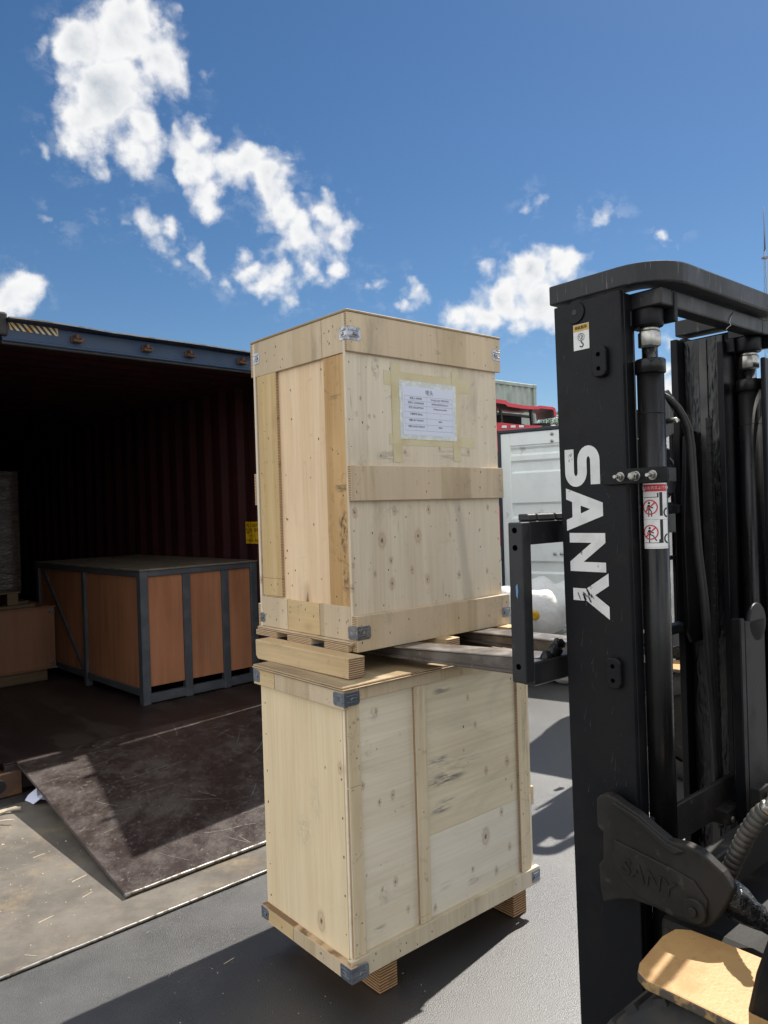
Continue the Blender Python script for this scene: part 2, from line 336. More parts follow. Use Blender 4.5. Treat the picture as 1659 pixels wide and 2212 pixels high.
# plywood of the two crates: knots and smears as read off the veneers
KU=[(0.136, 0.431, 0.0134), (0.306, 0.438, 0.0125), (0.47, 0.437, 0.0044), (0.63, 0.444, 0.0038), (0.176, 0.28, 0.01), (0.346, 0.281, 0.0087), (0.511, 0.284, 0.0076), (0.669, 0.285, 0.0055), (0.02, 0.529, 0.0085), (0.195, 0.531, 0.0073), (0.362, 0.53, 0.0077), (0.522, 0.53, 0.0047), (0.683, 0.533, 0.0056), (0.001, 0.28, 0.0065), (0.1, 0.319, 0.0057), (0.272, 0.319, 0.0069), (0.174, 0.361, 0.0067), (0.096, 0.853, 0.005), (0.118, 0.853, 0.0034), (0.06, 0.911, 0.0038), (0.56, 0.914, 0.0025), (0.612, 0.855, 0.0024), (0.008, 0.354, 0.0052), (0.427, 0.753, 0.0045), (0.255, 0.736, 0.0048), (0.582, 0.744, 0.0072), (0.089, 0.816, 0.0043)]
KL=[(0.076, 0.69, 0.0063), (0.141, 0.62, 0.0051), (0.079, 0.409, 0.0031), (0.248, 0.242, 0.0056), (0.529, 0.697, 0.0037), (0.754, 0.606, 0.0097), (0.64, 0.597, 0.0077), (0.627, 0.364, 0.0152), (0.555, 0.269, 0.0052), (0.678, 0.224, 0.0072), (0.754, 0.287, 0.0068), (0.138, 0.909, 0.0058), (0.556, 0.876, 0.0056), (0.715, 0.428, 0.0074), (0.197, 0.628, 0.0075), (0.142, 0.342, 0.0042), (0.198, 0.349, 0.0076), (0.776, 0.505, 0.0058), (0.59, 0.774, 0.0055), (0.369, 0.201, 0.0059)]
KS=[(0.04, 0.753, 0.0097), (0.17, 0.228, 0.0165), (0.122, 0.735, 0.003)]
PL=(.62,.49,.325); PD=(.47,.36,.225)
plank_x=plywood('plank_ply_along',PL,PD,'z',.15,.5,1,seg=('X',6.3))
plank_y=plywood('plank_ply_across',PL,PD,'z',.15,.45,2,seg=('Y',7.1))
plank_z=plywood('plank_ply_upright',(.60,.44,.24),(.46,.31,.145),'z',.2,.40,3)
strip_z=plywood('strip_ply_brown',(.60,.40,.19),(.45,.27,.115),'z',.2,.6,4,speck=1,plane='yz',grey=(.09,.06,.035),smears=[(.055,.48,.03,.13,.95),(.05,.30,.025,.09,.7),(.06,.62,.05,.03,.8),(.08,.92,.05,.012,.6)])
panel_side=plywood('panel_ply_warm',(.80,.61,.405),(.72,.52,.325),'z',.05,.16,5,speck=.25,drip=.35)
panel_front=plywood('panel_ply_pale',(.70,.60,.45),(.62,.515,.37),'z',.0,.32,6,speck=.5,pale=(.72,.645,.52),marks=KU,drip=.75,smears=[(.06,.68,.03,.05,.35),(.20,.72,.10,.03,.5),(.49,.73,.12,.03,.4),(.13,1.02,.025,.05,.6)])
panel_low=plywood('panel_ply_pine',(.77,.63,.415),(.72,.57,.355),'z',.0,.10,7,speck=.12,marks=KS,plane='yz',smears=[(.25,.50,.06,.08,.25),(.18,.62,.05,.1,.15)])
panel_low_f=plywood('panel_ply_pine_front',(.78,.70,.55),(.71,.62,.46),'x',.0,.22,8,speck=.2,grey=(.24,.23,.21),marks=KL,smears=[(.127,.225,.035,.020,.8),(.15,.32,.03,.05,.35),(.13,.905,.03,.03,.5),(.10,.80,.02,.04,.3)])
panel_low_g=plywood('panel_ply_pine_pale',(.80,.74,.62),(.74,.67,.53),'x',.0,.18,11,speck=.2,marks=KL,smears=[(.56,.235,.05,.03,.5),(.42,.26,.05,.02,.25)],grey=(.22,.15,.10))
lid_ply=plywood('lid_ply_dusty',(.40,.31,.19),(.25,.18,.10),'y',.2,.7,9,speck=1)
batten_z=plywood('batten_ply',(.74,.62,.43),(.60,.48,.30),'z',.2,.75,10,speck=.9)
edge_ply=ply_edge('plywood_edge',(.55,.40,.24),(.20,.12,.06))
edge_run=ply_edge('laminated_runner_end',(.50,.36,.22),(.16,.09,.045),freq=900)
edge_run2=ply_edge('laminated_skid_end',(.46,.27,.12),(.11,.05,.022),freq=700)
nail_m=plain('nail_steel',(.03,.026,.022),.5,.6)
clip_m=worn('galvanised_clip',(.38,.38,.39),(.20,.205,.215),.26,.42,1,scale=30,bmp=.5,bs=45,bd=.004)
clip_d=worn('dull_zinc_clip',(.30,.33,.37),(.20,.22,.26),.38,.5,1,scale=30,bmp=.3,bs=60)
# steel, paint
black=worn('black_mast_paint',(.0048,.0053,.0068),(.0070,.0070,.0076),.42,.55,scale=5,c3=(.016,.014,.012),s3=9,lo3=.58,hi3=.78,bmp=.2,bs=120,spec=.22,scratch=(.04,.04,.04),sc_stretch=(6,6,1.2),sc_lo=.68)
black2=worn('black_bar_paint',(.011,.0115,.0125),(.02,.02,.021),.42,.55,spec=.4,scale=8,c3=(.05,.047,.043),s3=14,lo3=.62,hi3=.76,bmp=.25,bs=80,stretch=(1,1,.5),scratch=(.13,.125,.12),sc_stretch=(11,11,.8),sc_lo=.60)
dusty=worn('dusty_black_steel',(.0115,.0102,.0088),(.021,.0185,.0155),.6,.75,scale=6,spec=.3,c3=(.042,.037,.030),s3=20,bmp=.3,bs=70)
grease=worn('black_grease',(.005,.005,.0055),(.011,.011,.0115),.22,.4,scale=14,stretch=(1,1,.35),bmp=1,bs=9,bd=.02)
chrome=worn('rod_chrome',(.62,.62,.63),(.5,.5,.5),.12,.25,1,scale=30,bmp=.05)
zinc=worn('zinc_nut',(.42,.41,.38),(.30,.29,.26),.35,.5,1,scale=40,bmp=.2)
rubber=worn('black_rubber',(.007,.007,.007),(.013,.0125,.012),.55,.7,scale=12,bmp=.3,bs=90)
tyre_m=worn('tyre_rubber',(.016,.016,.016),(.035,.032,.028),.75,.85,scale=8,bmp=.4,bs=80)
spiral=worn('hose_guard_plastic',(.035,.032,.028),(.06,.055,.047),.5,.65,scale=20,bmp=.2)
fork_m=worn('fork_steel',(.15,.13,.115),(.24,.215,.19),.40,.55,.7,scale=7,c3=(.36,.33,.29),s3=22,lo3=.62,hi3=.74,bmp=.4,bs=70,scratch=(.34,.31,.28),sc_stretch=(10,1.2,10),sc_lo=.64)
white_p=worn('white_lettering',(.66,.66,.64),(.58,.58,.56),.5,scale=14,c3=(.20,.20,.19),s3=34,lo3=.66,hi3=.71,bmp=0)
board_m=worn('tan_step_board',(.44,.265,.105),(.38,.215,.08),.5,.65,scale=9,c3=(.33,.20,.085),s3=60,lo3=.55,hi3=.75,bmp=.5,bs=120)
board_e=worn('worn_board_edge',(.07,.055,.04),(.30,.19,.075),.6,scale=18,lo=.5,hi=.58)
# container
c_blue=worn('container_blue_paint',(.014,.040,.090),(.022,.050,.105),.45,.6,scale=5,c3=(.05,.035,.025),s3=9,lo3=.60,hi3=.72,bmp=.2)
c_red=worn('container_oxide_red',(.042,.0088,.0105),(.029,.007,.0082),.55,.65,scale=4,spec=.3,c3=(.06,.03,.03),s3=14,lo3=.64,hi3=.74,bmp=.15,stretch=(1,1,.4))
c_rust=worn('rusty_casting',(.085,.045,.028),(.15,.07,.03),.8,scale=10,c3=(.03,.022,.02),s3=20,bmp=.6,bs=40,bd=.004)
c_dark=worn('dark_post_paint',(.014,.012,.013),(.03,.021,.018),.6,scale=8,bmp=.4,bs=40)
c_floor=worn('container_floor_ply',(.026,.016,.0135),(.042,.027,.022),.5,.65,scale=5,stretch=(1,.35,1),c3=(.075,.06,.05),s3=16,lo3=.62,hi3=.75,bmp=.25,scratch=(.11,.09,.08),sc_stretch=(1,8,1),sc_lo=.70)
ramp_m=worn('film_faced_ramp',(.024,.0150,.0130),(.066,.052,.046),.36,.55,scale=3.4,nr=.78,lo=.40,hi=.68,stretch=(1.5,1,1),c3=(.125,.112,.098),s3=26,lo3=.55,hi3=.68,bmp=.35,bs=60,scratch=(.17,.155,.135),sc_stretch=(2.2,26,2),sc_lo=.62,detail=12,spec=.7)
rim_m=worn('glint_rim_steel',(.30,.285,.26),(.12,.105,.09),.42,.6,.9,scale=30,bmp=.5,bs=40)  # bright metal put on the plate edges for their sunlit lines
sheet_m=worn('dusty_floor_sheet',(.095,.084,.072),(.150,.132,.108),.45,.6,spec=.7,nr=.78,scale=2.2,lo=.36,hi=.68,c3=(.22,.17,.105),s3=1.7,lo3=.50,hi3=.70,bmp=.35,bs=70,scratch=(.30,.27,.23),sc_stretch=(2,14,2),sc_lo=.66,detail=10)
ground_m=worn('grey_yard_floor',(.012,.0118,.0116),(.022,.021,.020),.44,.54,scale=1.3,lo=.40,hi=.66,c3=(.013,.013,.014),s3=5,lo3=.58,hi3=.75,bmp=1.0,bs=230,bd=.0018,spec=.5,detail=12,nr=.66,ior=2.2,spots=[(.56,2.42,.03,.9),(.47,2.33,.022,.85),(.65,2.68,.018,.7),(.55,2.76,.035,.5),(.40,2.50,.016,.7),(-.55,2.25,.05,.4),(-.2,1.95,.03,.6),(-.9,2.35,.04,.5)],scratch=(.05,.047,.042),sc_stretch=(1.2,7,1),sc_lo=.655)
ground_m.name='grey_yard_floor'
grey_fr=worn('slate_frame_paint',(.055,.062,.072),(.075,.082,.092),.5,.6,scale=9,bmp=.2)
orange_ply=plywood('orange_brown_ply',(.40,.175,.088),(.30,.12,.058),'z',.05,.2,12,speck=.2)
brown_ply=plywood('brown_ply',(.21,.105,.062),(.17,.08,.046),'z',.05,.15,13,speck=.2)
grey_lid=worn('grey_crate_lid',(.14,.112,.082),(.19,.152,.11),.6,scale=6,c3=(.10,.09,.08),s3=18,bmp=.2)
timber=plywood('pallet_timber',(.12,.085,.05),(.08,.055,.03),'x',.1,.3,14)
white_steel=worn('white_container_paint',(.78,.83,.80),(.72,.77,.74),.45,.55,scale=3,c3=(.34,.35,.34),s3=6,lo3=.64,hi3=.78,bmp=.1)
gasket=plain('dark_gasket',(.02,.03,.04),.6)
bag_m=worn('white_bale_wrap',(.82,.82,.79),(.74,.74,.70),.5,scale=5,bmp=.6,bs=7,bd=.03,stretch=(1,1,1))
green_m=worn('pale_green_container',(.36,.41,.36),(.29,.33,.29),.55,scale=3,c3=(.22,.17,.12),s3=5,lo3=.66,hi3=.76,bmp=.1,stretch=(1,1,.5))
red_m=worn('red_truck_paint',(.55,.030,.055),(.45,.022,.040),.3,.4,scale=3,bmp=0)
grey_under=plain('spoiler_underside',(.13,.12,.11),.6)
dark_pl=plain('black_plastic',(.015,.015,.017),.5)
leaf_m=worn('tree_leaves',(.045,.085,.02),(.09,.14,.035),.55,scale=1.5,bmp=0)
bark_m=worn('bark',(.08,.06,.045),(.13,.10,.08),.85,scale=12,bmp=.6,bs=30,bd=.01)
tower_m=plain('galvanised_lattice',(.20,.21,.23),.5,.5)
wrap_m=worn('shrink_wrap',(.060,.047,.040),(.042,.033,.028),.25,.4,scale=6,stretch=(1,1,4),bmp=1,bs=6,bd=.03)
yellow_m=worn('yellow_sticker',(.80,.46,.01),(.70,.37,.01),.5,scale=8,c3=(.12,.06,.01),s3=11,lo3=.68,hi3=.72,bmp=0)
ink=plain('black_ink',(.012,.011,.010),.6)
red_ink=plain('red_ink',(.48,.018,.028),.45)
yel_ink=plain('amber_ink',(.55,.33,.04),.45)
sticker_w=worn('white_sticker',(.70,.70,.68),(.60,.60,.58),.35,scale=20,bmp=0)
hz_w=worn('cream_stripe',(.55,.46,.26),(.55,.29,.05),.5,scale=9,bmp=0)
paper_m=plain('printed_paper',(.66,.69,.80),.6)
sleeve_m=worn('clear_plastic_sleeve',(.55,.57,.53),(.68,.70,.68),.12,.3,scale=30,bmp=1,bs=25,bd=.004)
grey_ink=plain('faded_print',(.15,.15,.18),.7)
tape_m=worn('packing_tape',(.57,.49,.29),(.53,.44,.23),.22,.35,scale=9,bmp=.5,bs=30,bd=.002)
cap_y=plain('yellow_cap',(.62,.36,.01),.45); cap_b=plain('blue_cap',(.03,.17,.50),.45)
scrap_m=plain('scrap_paper',(.62,.64,.80),.7)
chip_m=worn('wood_splinter',(.50,.43,.32),(.36,.29,.20),.7,scale=20,bmp=.3)
pink_fit=plain('painted_bolt',(.20,.18,.16),.4,.6)

carriage_m=worn('carriage_paint',(.018,.0185,.020),(.03,.03,.031),.42,.55,scale=8,spec=.4,c3=(.06,.055,.05),s3=14,lo3=.62,hi3=.76,bmp=.3,bs=60)
hole_m=plain('drilled_hole',(.001,.001,.001),.9,0,.0)

scratch_m=worn('bare_scratch',(.30,.285,.26),(.17,.16,.145),.5,scale=30,bmp=0)

scuff_m=plain('grey_scuff',(.045,.044,.042),.6)
rim_lit=worn('flange_lit_line',(.36,.34,.31),(.22,.19,.165),.6,scale=12,bmp=.6,bs=40)  # pale colour paints the lit line along the container's top flange
strip_light=plywood('strip_ply_yellow',(.62,.46,.245),(.51,.355,.165),'z',.25,.35,17,speck=.6)
plank_y2=plywood('plank_ply_across_two',(.60,.45,.25),(.49,.345,.17),'y',.35,.4,18)
skid_m=plywood('skid_ply',(.60,.45,.26),(.47,.335,.18),'y',.02,.55,19,speck=1)
panel_low_f2=plywood('panel_ply_pine_streaked',(.76,.67,.49),(.68,.58,.40),'x',.0,.22,15,speck=.2,marks=KL,grey=(.13,.135,.14),smears=[(.44,.622,.13,.028,.95),(.40,.694,.06,.022,.75),(.41,.524,.07,.022,.8),(.45,.546,.08,.016,.6),(.43,.925,.06,.02,.7),(.48,.66,.2,.05,.3)])
batten_x=plywood('batten_ply_along',(.70,.60,.44),(.57,.47,.31),'z',.2,.5,16,speck=.7,seg=('X',4.1))
black2g=worn('black_cylinder_gloss',(.0055,.0055,.006),(.010,.010,.010),.26,.40,scale=7,c3=(.028,.025,.021),s3=16,lo3=.64,hi3=.78,spec=.32,bmp=.08,stretch=(1,1,.4))
# ---------------------------------------------------------------- setting: ground
def sheet_obj(name,mat,x0,x1,y0,y1,z,nx=1,ny=1):
    b=MB(); b.add([(x0,y0,z),(x1,y0,z),(x1,y1,z),(x0,y1,z)],[(0,1,2,3)]); return b.build(name,mat)
tag(sheet_obj('ground',ground_m,-150,150,-150,250,0.0),kind='structure')
# ---------------------------------------------------------------- frames
def rz_of(yaw): return math.pi/2-yaw
CY=R_(46.06); KO=(-2.1581,4.2597)
k1=Vector((math.sin(CY),math.cos(CY))); k2=Vector((-math.cos(CY),math.sin(CY)))
def kw(al,dep,z=0): p=Vector(KO)+k1*al+k2*dep; return (p.x,p.y,z)
# ---------------------------------------------------------------- loose floor sheets and the ramp
def slab(name,mats,corners,th,parent=None,rim=None,bevel=.003,z_at=None):
    """corners: four (x,y,z) of the top face, anticlockwise"""
    top=[Vector(c) for c in corners]; bot=[c-Vector((0,0,th)) for c in top]
    b=MB(); vs=top+bot
    b.add(vs,[(0,1,2,3),(7,6,5,4)],0)
    for i in range(4):
        j=(i+1)%4; b.add([top[i],bot[i],bot[j],top[j]],[(0,1,2,3)],1 if rim and i in rim else 0)
    return b
def sheets():
    d=Vector((.7455,.6665)).normalized(); n=Vector((-d.y,d.x)); p=Vector((-1.344,2.538))
    for i,(s0,s1,dep) in enumerate([(-1.6,1.45,1.62),(1.455,4.1,1.55)]):
        a=p+d*s0; b_=p+d*s1; c_=b_+n*dep; e=a+n*dep
        z=.014
        t=MB(); t.v=[]; 
        m=slab('x',None,[(a.x,a.y,z),(b_.x,b_.y,z),(c_.x,c_.y,z),(e.x,e.y,z)],.0125,rim=(0,))
        rs=random.Random(5+i)
        for k in range(60):
            u,v=rs.uniform(.05,.95),rs.uniform(.02,.9); p=a+(b_-a)*u+n*dep*v; an=rs.gauss(.72,.5); L=rs.uniform(.03,.22); w=rs.uniform(.0006,.0018); dd=Vector((math.cos(an),math.sin(an))); nn=Vector((-dd.y,dd.x))*w/2; q=p+dd*L; zz=z+.0004
            m.add([(p.x-nn.x,p.y-nn.y,zz),(q.x,q.y,zz),(p.x+nn.x,p.y+nn.y,zz)],[(0,1,2)],2)
        o=m.build('floor_sheet',[sheet_m,rim_m,scratch_m])
        rg=random.Random(i+3); K_=60; e_=MB(); e_.tube([(a.x+(b_.x-a.x)*j/K_-n.x*.001,a.y+(b_.y-a.y)*j/K_-n.y*.001,z-.0055+rg.uniform(-.0006,.0006)) for j in range(K_+1)],[.0066+rg.uniform(-.001,.0008) for j in range(K_+1)],8); e_.build('glint_edge',rim_m,o)  # round metal strip added so the sheet edge catches the sun
        tag(o,('dusty brown floor sheet with a bright edge lying in front of the dark ramp','floor sheet') [0] if i==0 else 'grey floor sheet lying on the yard to the right behind the two crates','floor sheet','floor sheets laid on the yard')
sheets()
def ramp():
    nx,ny=24,20; b=MB(); th=.016
    def top(i,j):
        s=i/nx; t=j/ny   # s along the doorway, t from sill outwards
        a0=.03+(-.085-.03)*t; a1=2.02
        al=a0+(a1-a0)*s; dep=-.004-(1.622+.055*s)*t
        z=.186+(.034-.186)*t+.006*math.sin(3.1*s+.6)*t*(1-t)*4
        return Vector(kw(al,dep,z))
    vs=[top(i,j) for j in range(ny+1) for i in range(nx+1)]
    N=len(vs); vs2=[v-Vector((0,0,th)) for v in vs]
    b.add(vs+vs2,[],0)
    for j in range(ny):
        for i in range(nx):
            a=j*(nx+1)+i; q=(a,a+1,a+nx+2,a+nx+1)
            b.f.append(q); b.m.append(0); b.sm.append(False)
            b.f.append(tuple(k+N for k in q[::-1])); b.m.append(0); b.sm.append(False)
    def edge(seq,mi):
        for p,q in zip(seq,seq[1:]): b.f.append((p,p+N,q+N,q)); b.m.append(mi); b.sm.append(False)
    W_=nx+1
    edge([i for i in range(W_)],0); edge([ny*W_+i for i in range(W_)],1); edge([j*W_ for j in range(ny+1)],0); edge([j*W_+nx for j in range(ny+1)],0)
    rs=random.Random(77)
    for k in range(70):
        s0,t0=rs.uniform(.02,.75),rs.uniform(.05,.95); an=rs.choice((rs.gauss(1.2,.25),rs.gauss(.1,.2),rs.gauss(-.5,.3))); L=rs.uniform(.03,.26)*(1.5 if rs.random()<.12 else 1); w=rs.uniform(.0009,.0028); n_=8; pts=[]
        for q in range(n_+1):
            u=s0+L*q/n_*math.cos(an)/2; v=t0+L*q/n_*math.sin(an)/1.6+.02*L*math.sin(q*.7)
            if 0<u<.99 and .01<v<.99: pts.append(top(u*nx,v*ny)+Vector((0,0,.0016)))
        for p,q in zip(pts,pts[1:]):
            dd=(q-p).normalized(); nn=Vector((-dd.y,dd.x,0))*w/2; b.add([p-nn,q-nn,q+nn,p+nn],[(0,1,2,3)],2)
    o=b.build('ramp_plate',[ramp_m,rim_m,scratch_m],bevel=0)
    rg=random.Random(9); e_=MB(); pts=[]
    for j in range(61):
        p=top(j/60*nx,ny); pts.append((p.x+rg.uniform(-.0008,.0008),p.y+rg.uniform(-.0008,.0008),p.z-.0075))
    e_.tube(pts,[.0085+rg.uniform(-.0012,.0012) for _ in pts],8); e_.build('glint_edge',rim_m,o)  # metal strip added along the lower ramp edge to give a glint
    tag(o,'dark brown ramp board sloping from the yard up to the container floor','ramp')
ramp()
# ---------------------------------------------------------------- open container
def corr(b,fn,L,z0,z1,pitch=.26,dp=.036,mi=0,th=.004):
    """corrugated sheet along 0..L (fn(s,d,z)) with trapezoid waves"""
    pts=[]; s=0
    while s<L:
        for q,d in ((0,0),(.27,0),(.5,1),(.77,1)): 
            if s+q*pitch<L: pts.append((s+q*pitch,d*dp))
        s+=pitch
    pts.append((L,0))
    for (a,da),(c,dc) in zip(pts,pts[1:]):
        b.add([fn(a,da,z0),fn(c,dc,z0),fn(c,dc,z1),fn(a,da,z1)],[(0,1,2,3)],mi)
def container():
    t=thing('shipping_container','open shipping container with a dark blue header beam and dark red inside','container',(KO[0],KO[1],0),rz_of(CY))
    L=11.0; Wd=2.15
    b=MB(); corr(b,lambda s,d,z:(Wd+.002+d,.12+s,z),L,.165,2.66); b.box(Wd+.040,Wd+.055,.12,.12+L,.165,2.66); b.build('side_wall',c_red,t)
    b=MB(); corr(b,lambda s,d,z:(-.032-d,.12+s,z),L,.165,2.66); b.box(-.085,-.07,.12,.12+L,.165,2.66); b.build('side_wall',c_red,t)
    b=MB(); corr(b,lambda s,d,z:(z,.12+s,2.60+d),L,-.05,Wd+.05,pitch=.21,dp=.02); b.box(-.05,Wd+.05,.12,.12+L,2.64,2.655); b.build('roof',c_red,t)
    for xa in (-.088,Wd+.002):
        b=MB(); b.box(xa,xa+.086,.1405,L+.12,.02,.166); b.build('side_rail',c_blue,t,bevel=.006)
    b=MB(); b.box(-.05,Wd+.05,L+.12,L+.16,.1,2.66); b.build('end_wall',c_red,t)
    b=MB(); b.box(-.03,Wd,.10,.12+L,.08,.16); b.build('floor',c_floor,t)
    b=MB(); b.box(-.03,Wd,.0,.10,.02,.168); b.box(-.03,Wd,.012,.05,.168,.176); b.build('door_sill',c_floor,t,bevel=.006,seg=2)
    # header beam with lip, gutter edge and bent top flange
    b=MB(); b.box(.03,Wd,0,.09,2.585,2.685); b.box(.03,Wd,-.012,.0,2.572,2.590); b.box(.03,Wd,.0,.05,2.555,2.585,1)
    h=b.build('header_beam',[c_blue,c_dark],t,bevel=.006,seg=2)
    b=MB(); n=24; random.seed(3)
    for i in range(n):
        a=.05+(Wd-.08)*i/n; c=.05+(Wd-.08)*(i+1)/n; dz=[.003*math.sin(k*.55)*(1.6 if k<8 else .5) for k in (i,i+1)]
        P_=[(a,-.075,2.690+dz[0]),(c,-.075,2.690+dz[1]),(c,.10,2.694+dz[1]),(a,.10,2.694+dz[0])]
        b.add(P_+[(x,y,z+.008) for x,y,z in P_],[(0,1,2,3)],1); b.add(P_+[(x,y,z+.008) for x,y,z in P_],[(4,7,6,5),(0,4,5,1),(2,6,7,3)],0)
    b.build('top_flange',[rim_lit,c_blue],h)
    # hazard stripes, a sticker on the beam
    d=Decal(); x0,x1,z0,z1=.068,.347,2.640,2.684
    d.rect(x0,x1,z0,z1,0,1)
    for i in range(9):
        a=x0-.03+i*.036
        q=[(a,z1),(a+.018,z1),(a+.018+.038,z0),(a+.038,z0)]
        q=[(min(max(u,x0),x1),w) for u,w in q]
        if q[2][0]-q[3][0]>.002 or q[1][0]-q[0][0]>.002: d.poly(q,1,2)
    d.build('hazard_stripes',[plain('stripe_dark',(.008,.014,.03),.5),hz_w],h,lambda s,u,l:(s,-.0008-l,u))
    for x,zz in ((.448,2.632),(.900,2.632),(1.208,2.632),(1.62,2.632)):
        b=MB(); b.box(x-.030,x+.030,-.012,0,zz-.020,zz+.016); b.prism([(x-.026,zz-.018),(x+.030,zz-.022),(x+.040,zz+.004),(x+.028,zz+.008),(x+.02,zz-.006),(x-.012,zz-.004),(x-.024,zz+.002)],lambda p,q,dd:(p,dd,q),-.045,-.010)
        b.box(x-.012,x+.006,-.05,-.012,zz-.004,zz+.026)
        b.build('cam_keeper',c_rust,t,bevel=.003)
    for (x0,x1) in ((-.14,.03),(Wd-.02,Wd+.15)):
        b=MB(); b.box(x0+.02,x1-.08 if x0<0 else x1,0.0,.14,.14,2.60); b.build('corner_post',c_dark,t,bevel=.01)
        b=MB(); b.box(x0-.02,x1+.03,-.02,.16,2.60,2.735); b.build('corner_casting',c_dark,t,bevel=.012,seg=2)
        b=MB(); b.box(x0-.02,x1+.02,-.03,.16,.005,.135)
        b.tube([(x0+.07,-.033,.07),(x0+.07,-.029,.07)],.036,20,1)
        b.build('corner_casting',[c_rust,dark_pl],t,bevel=.012,seg=2)
    # right door leaf swung out, seen only by its shadow from the front
    A=Vector((2.16,-.03)); B_=Vector((1.94,-1.246)); dr=(B_-A).normalized(); nn=Vector((dr.y,-dr.x)); L_=(B_-A).length
    def D(p,q,dd): v=A+dr*p+nn*dd; return (v.x,v.y,q)
    b=MB(); b.prism([(0,.2),(L_,.2),(L_,2.64),(0,2.64)],D,-.02,.02); 
    for k in range(4): b.prism([(.12,.4+k*.56),(L_-.12,.4+k*.56),(L_-.12,.75+k*.56),(.12,.75+k*.56)],D,.02,.045)
    dd=b.build('door',c_blue,t,bevel=.006)
    for q in (.32,.85):
        b=MB(); b.tube([D(q,.22,.075),D(q,2.62,.075)],.017,12); b.build('locking_bar',zinc,dd)
    # yellow sticker on the corrugated right wall
    d=Decal(); d.rect(0,.21,0,.182,0,1)
    d.text('PU  COAT',.105,.150,.040,1,bold=.0006,sx=1.0); d.text('FLOOR  BDS',.105,.112,.036,1,bold=.0005,sx=1.0); d.text('PROVISION',.105,.065,.016,1); d.text('CHEMICAL  FREE',.105,.026,.026,1,bold=.0004)
    d.poly([(.01,.09),(.05,.097),(.05,.084),(.02,.085)],1,2); d.poly([(.108,.135),(.116,.10),(.116,.04),(.112,.035)],1,2)
    def wave(s):
        y=.815-s; q=((y-.12)/.26)%1
        return .036*(0 if q<.27 else (q-.27)/.23 if q<.5 else 1 if q<.77 else 1-(q-.77)/.23)
    d.build('floor_notice',[yellow_m,ink],t,lambda s,u,l:(Wd+.002+wave(s)*.35-.004-l*1.2,.815-s,1.297+u),cuts=[i*.021 for i in range(1,10)])
    return t
# ---------------------------------------------------------------- crates
def angle_clip(t,kx,ky,z0,z1,lx,ly,mat,sx=1,sy=1,corner=True):
    """bent sheet-metal clip on the vertical corner at (kx,ky): leg lx on the face y=ky, leg ly on the face x=kx"""
    b=MB(); th=.0016; h=z1-z0
    def leg(p0,p1,fn):
        # rounded rectangle with raised ribs
        r=.006
        poly=[(p0,z0),(p1-r,z0),(p1,z0+r),(p1,z1-r),(p1-r,z1),(p0,z1)]
        b.prism(poly,fn,.0002,th)
        for q in (.24,.70):
            b.prism([(p0+(p1-p0)*.12,z0+h*q),(p0+(p1-p0)*.85,z0+h*q),(p0+(p1-p0)*.85,z0+h*(q+.10)),(p0+(p1-p0)*.12,z0+h*(q+.10))],fn,th,th+.0022)
        b.prism([(p0+(p1-p0)*.40,z0+h*.42),(p0+(p1-p0)*.72,z0+h*.36),(p0+(p1-p0)*.78,z0+h*.58),(p0+(p1-p0)*.5,z0+h*.62)],fn,th,th+.003)
    if lx: leg(0,lx,lambda p,q,d:(kx+sx*p,ky-sy*d,q))
    if ly: leg(0,ly,lambda p,q,d:(kx-sx*d,ky+sy*p,q))
    if lx and ly: b.box(kx-sx*th,kx,ky-sy*th,ky,z0,z1)
    return b.build('corner_clip',mat,t,bevel=.0006)
def nails(b,pts,face,mi=1,rng=random):
    """staples and nail heads; face 'y' (plane y=const facing -y) or 'x' (plane x=const facing -x)"""
    for (p,q,c) in pts:
        w=rng.choice((.0022,.0028,.0035)); h=rng.choice((.003,.006,.008))
        if face=='y': b.box(p-w/2,p+w/2,c-.0012,c+.001,q-h/2,q+h/2,mi)
        else: b.box(c-.0012,c+.001,p-w/2,p+w/2,q-h/2,q+h/2,mi)
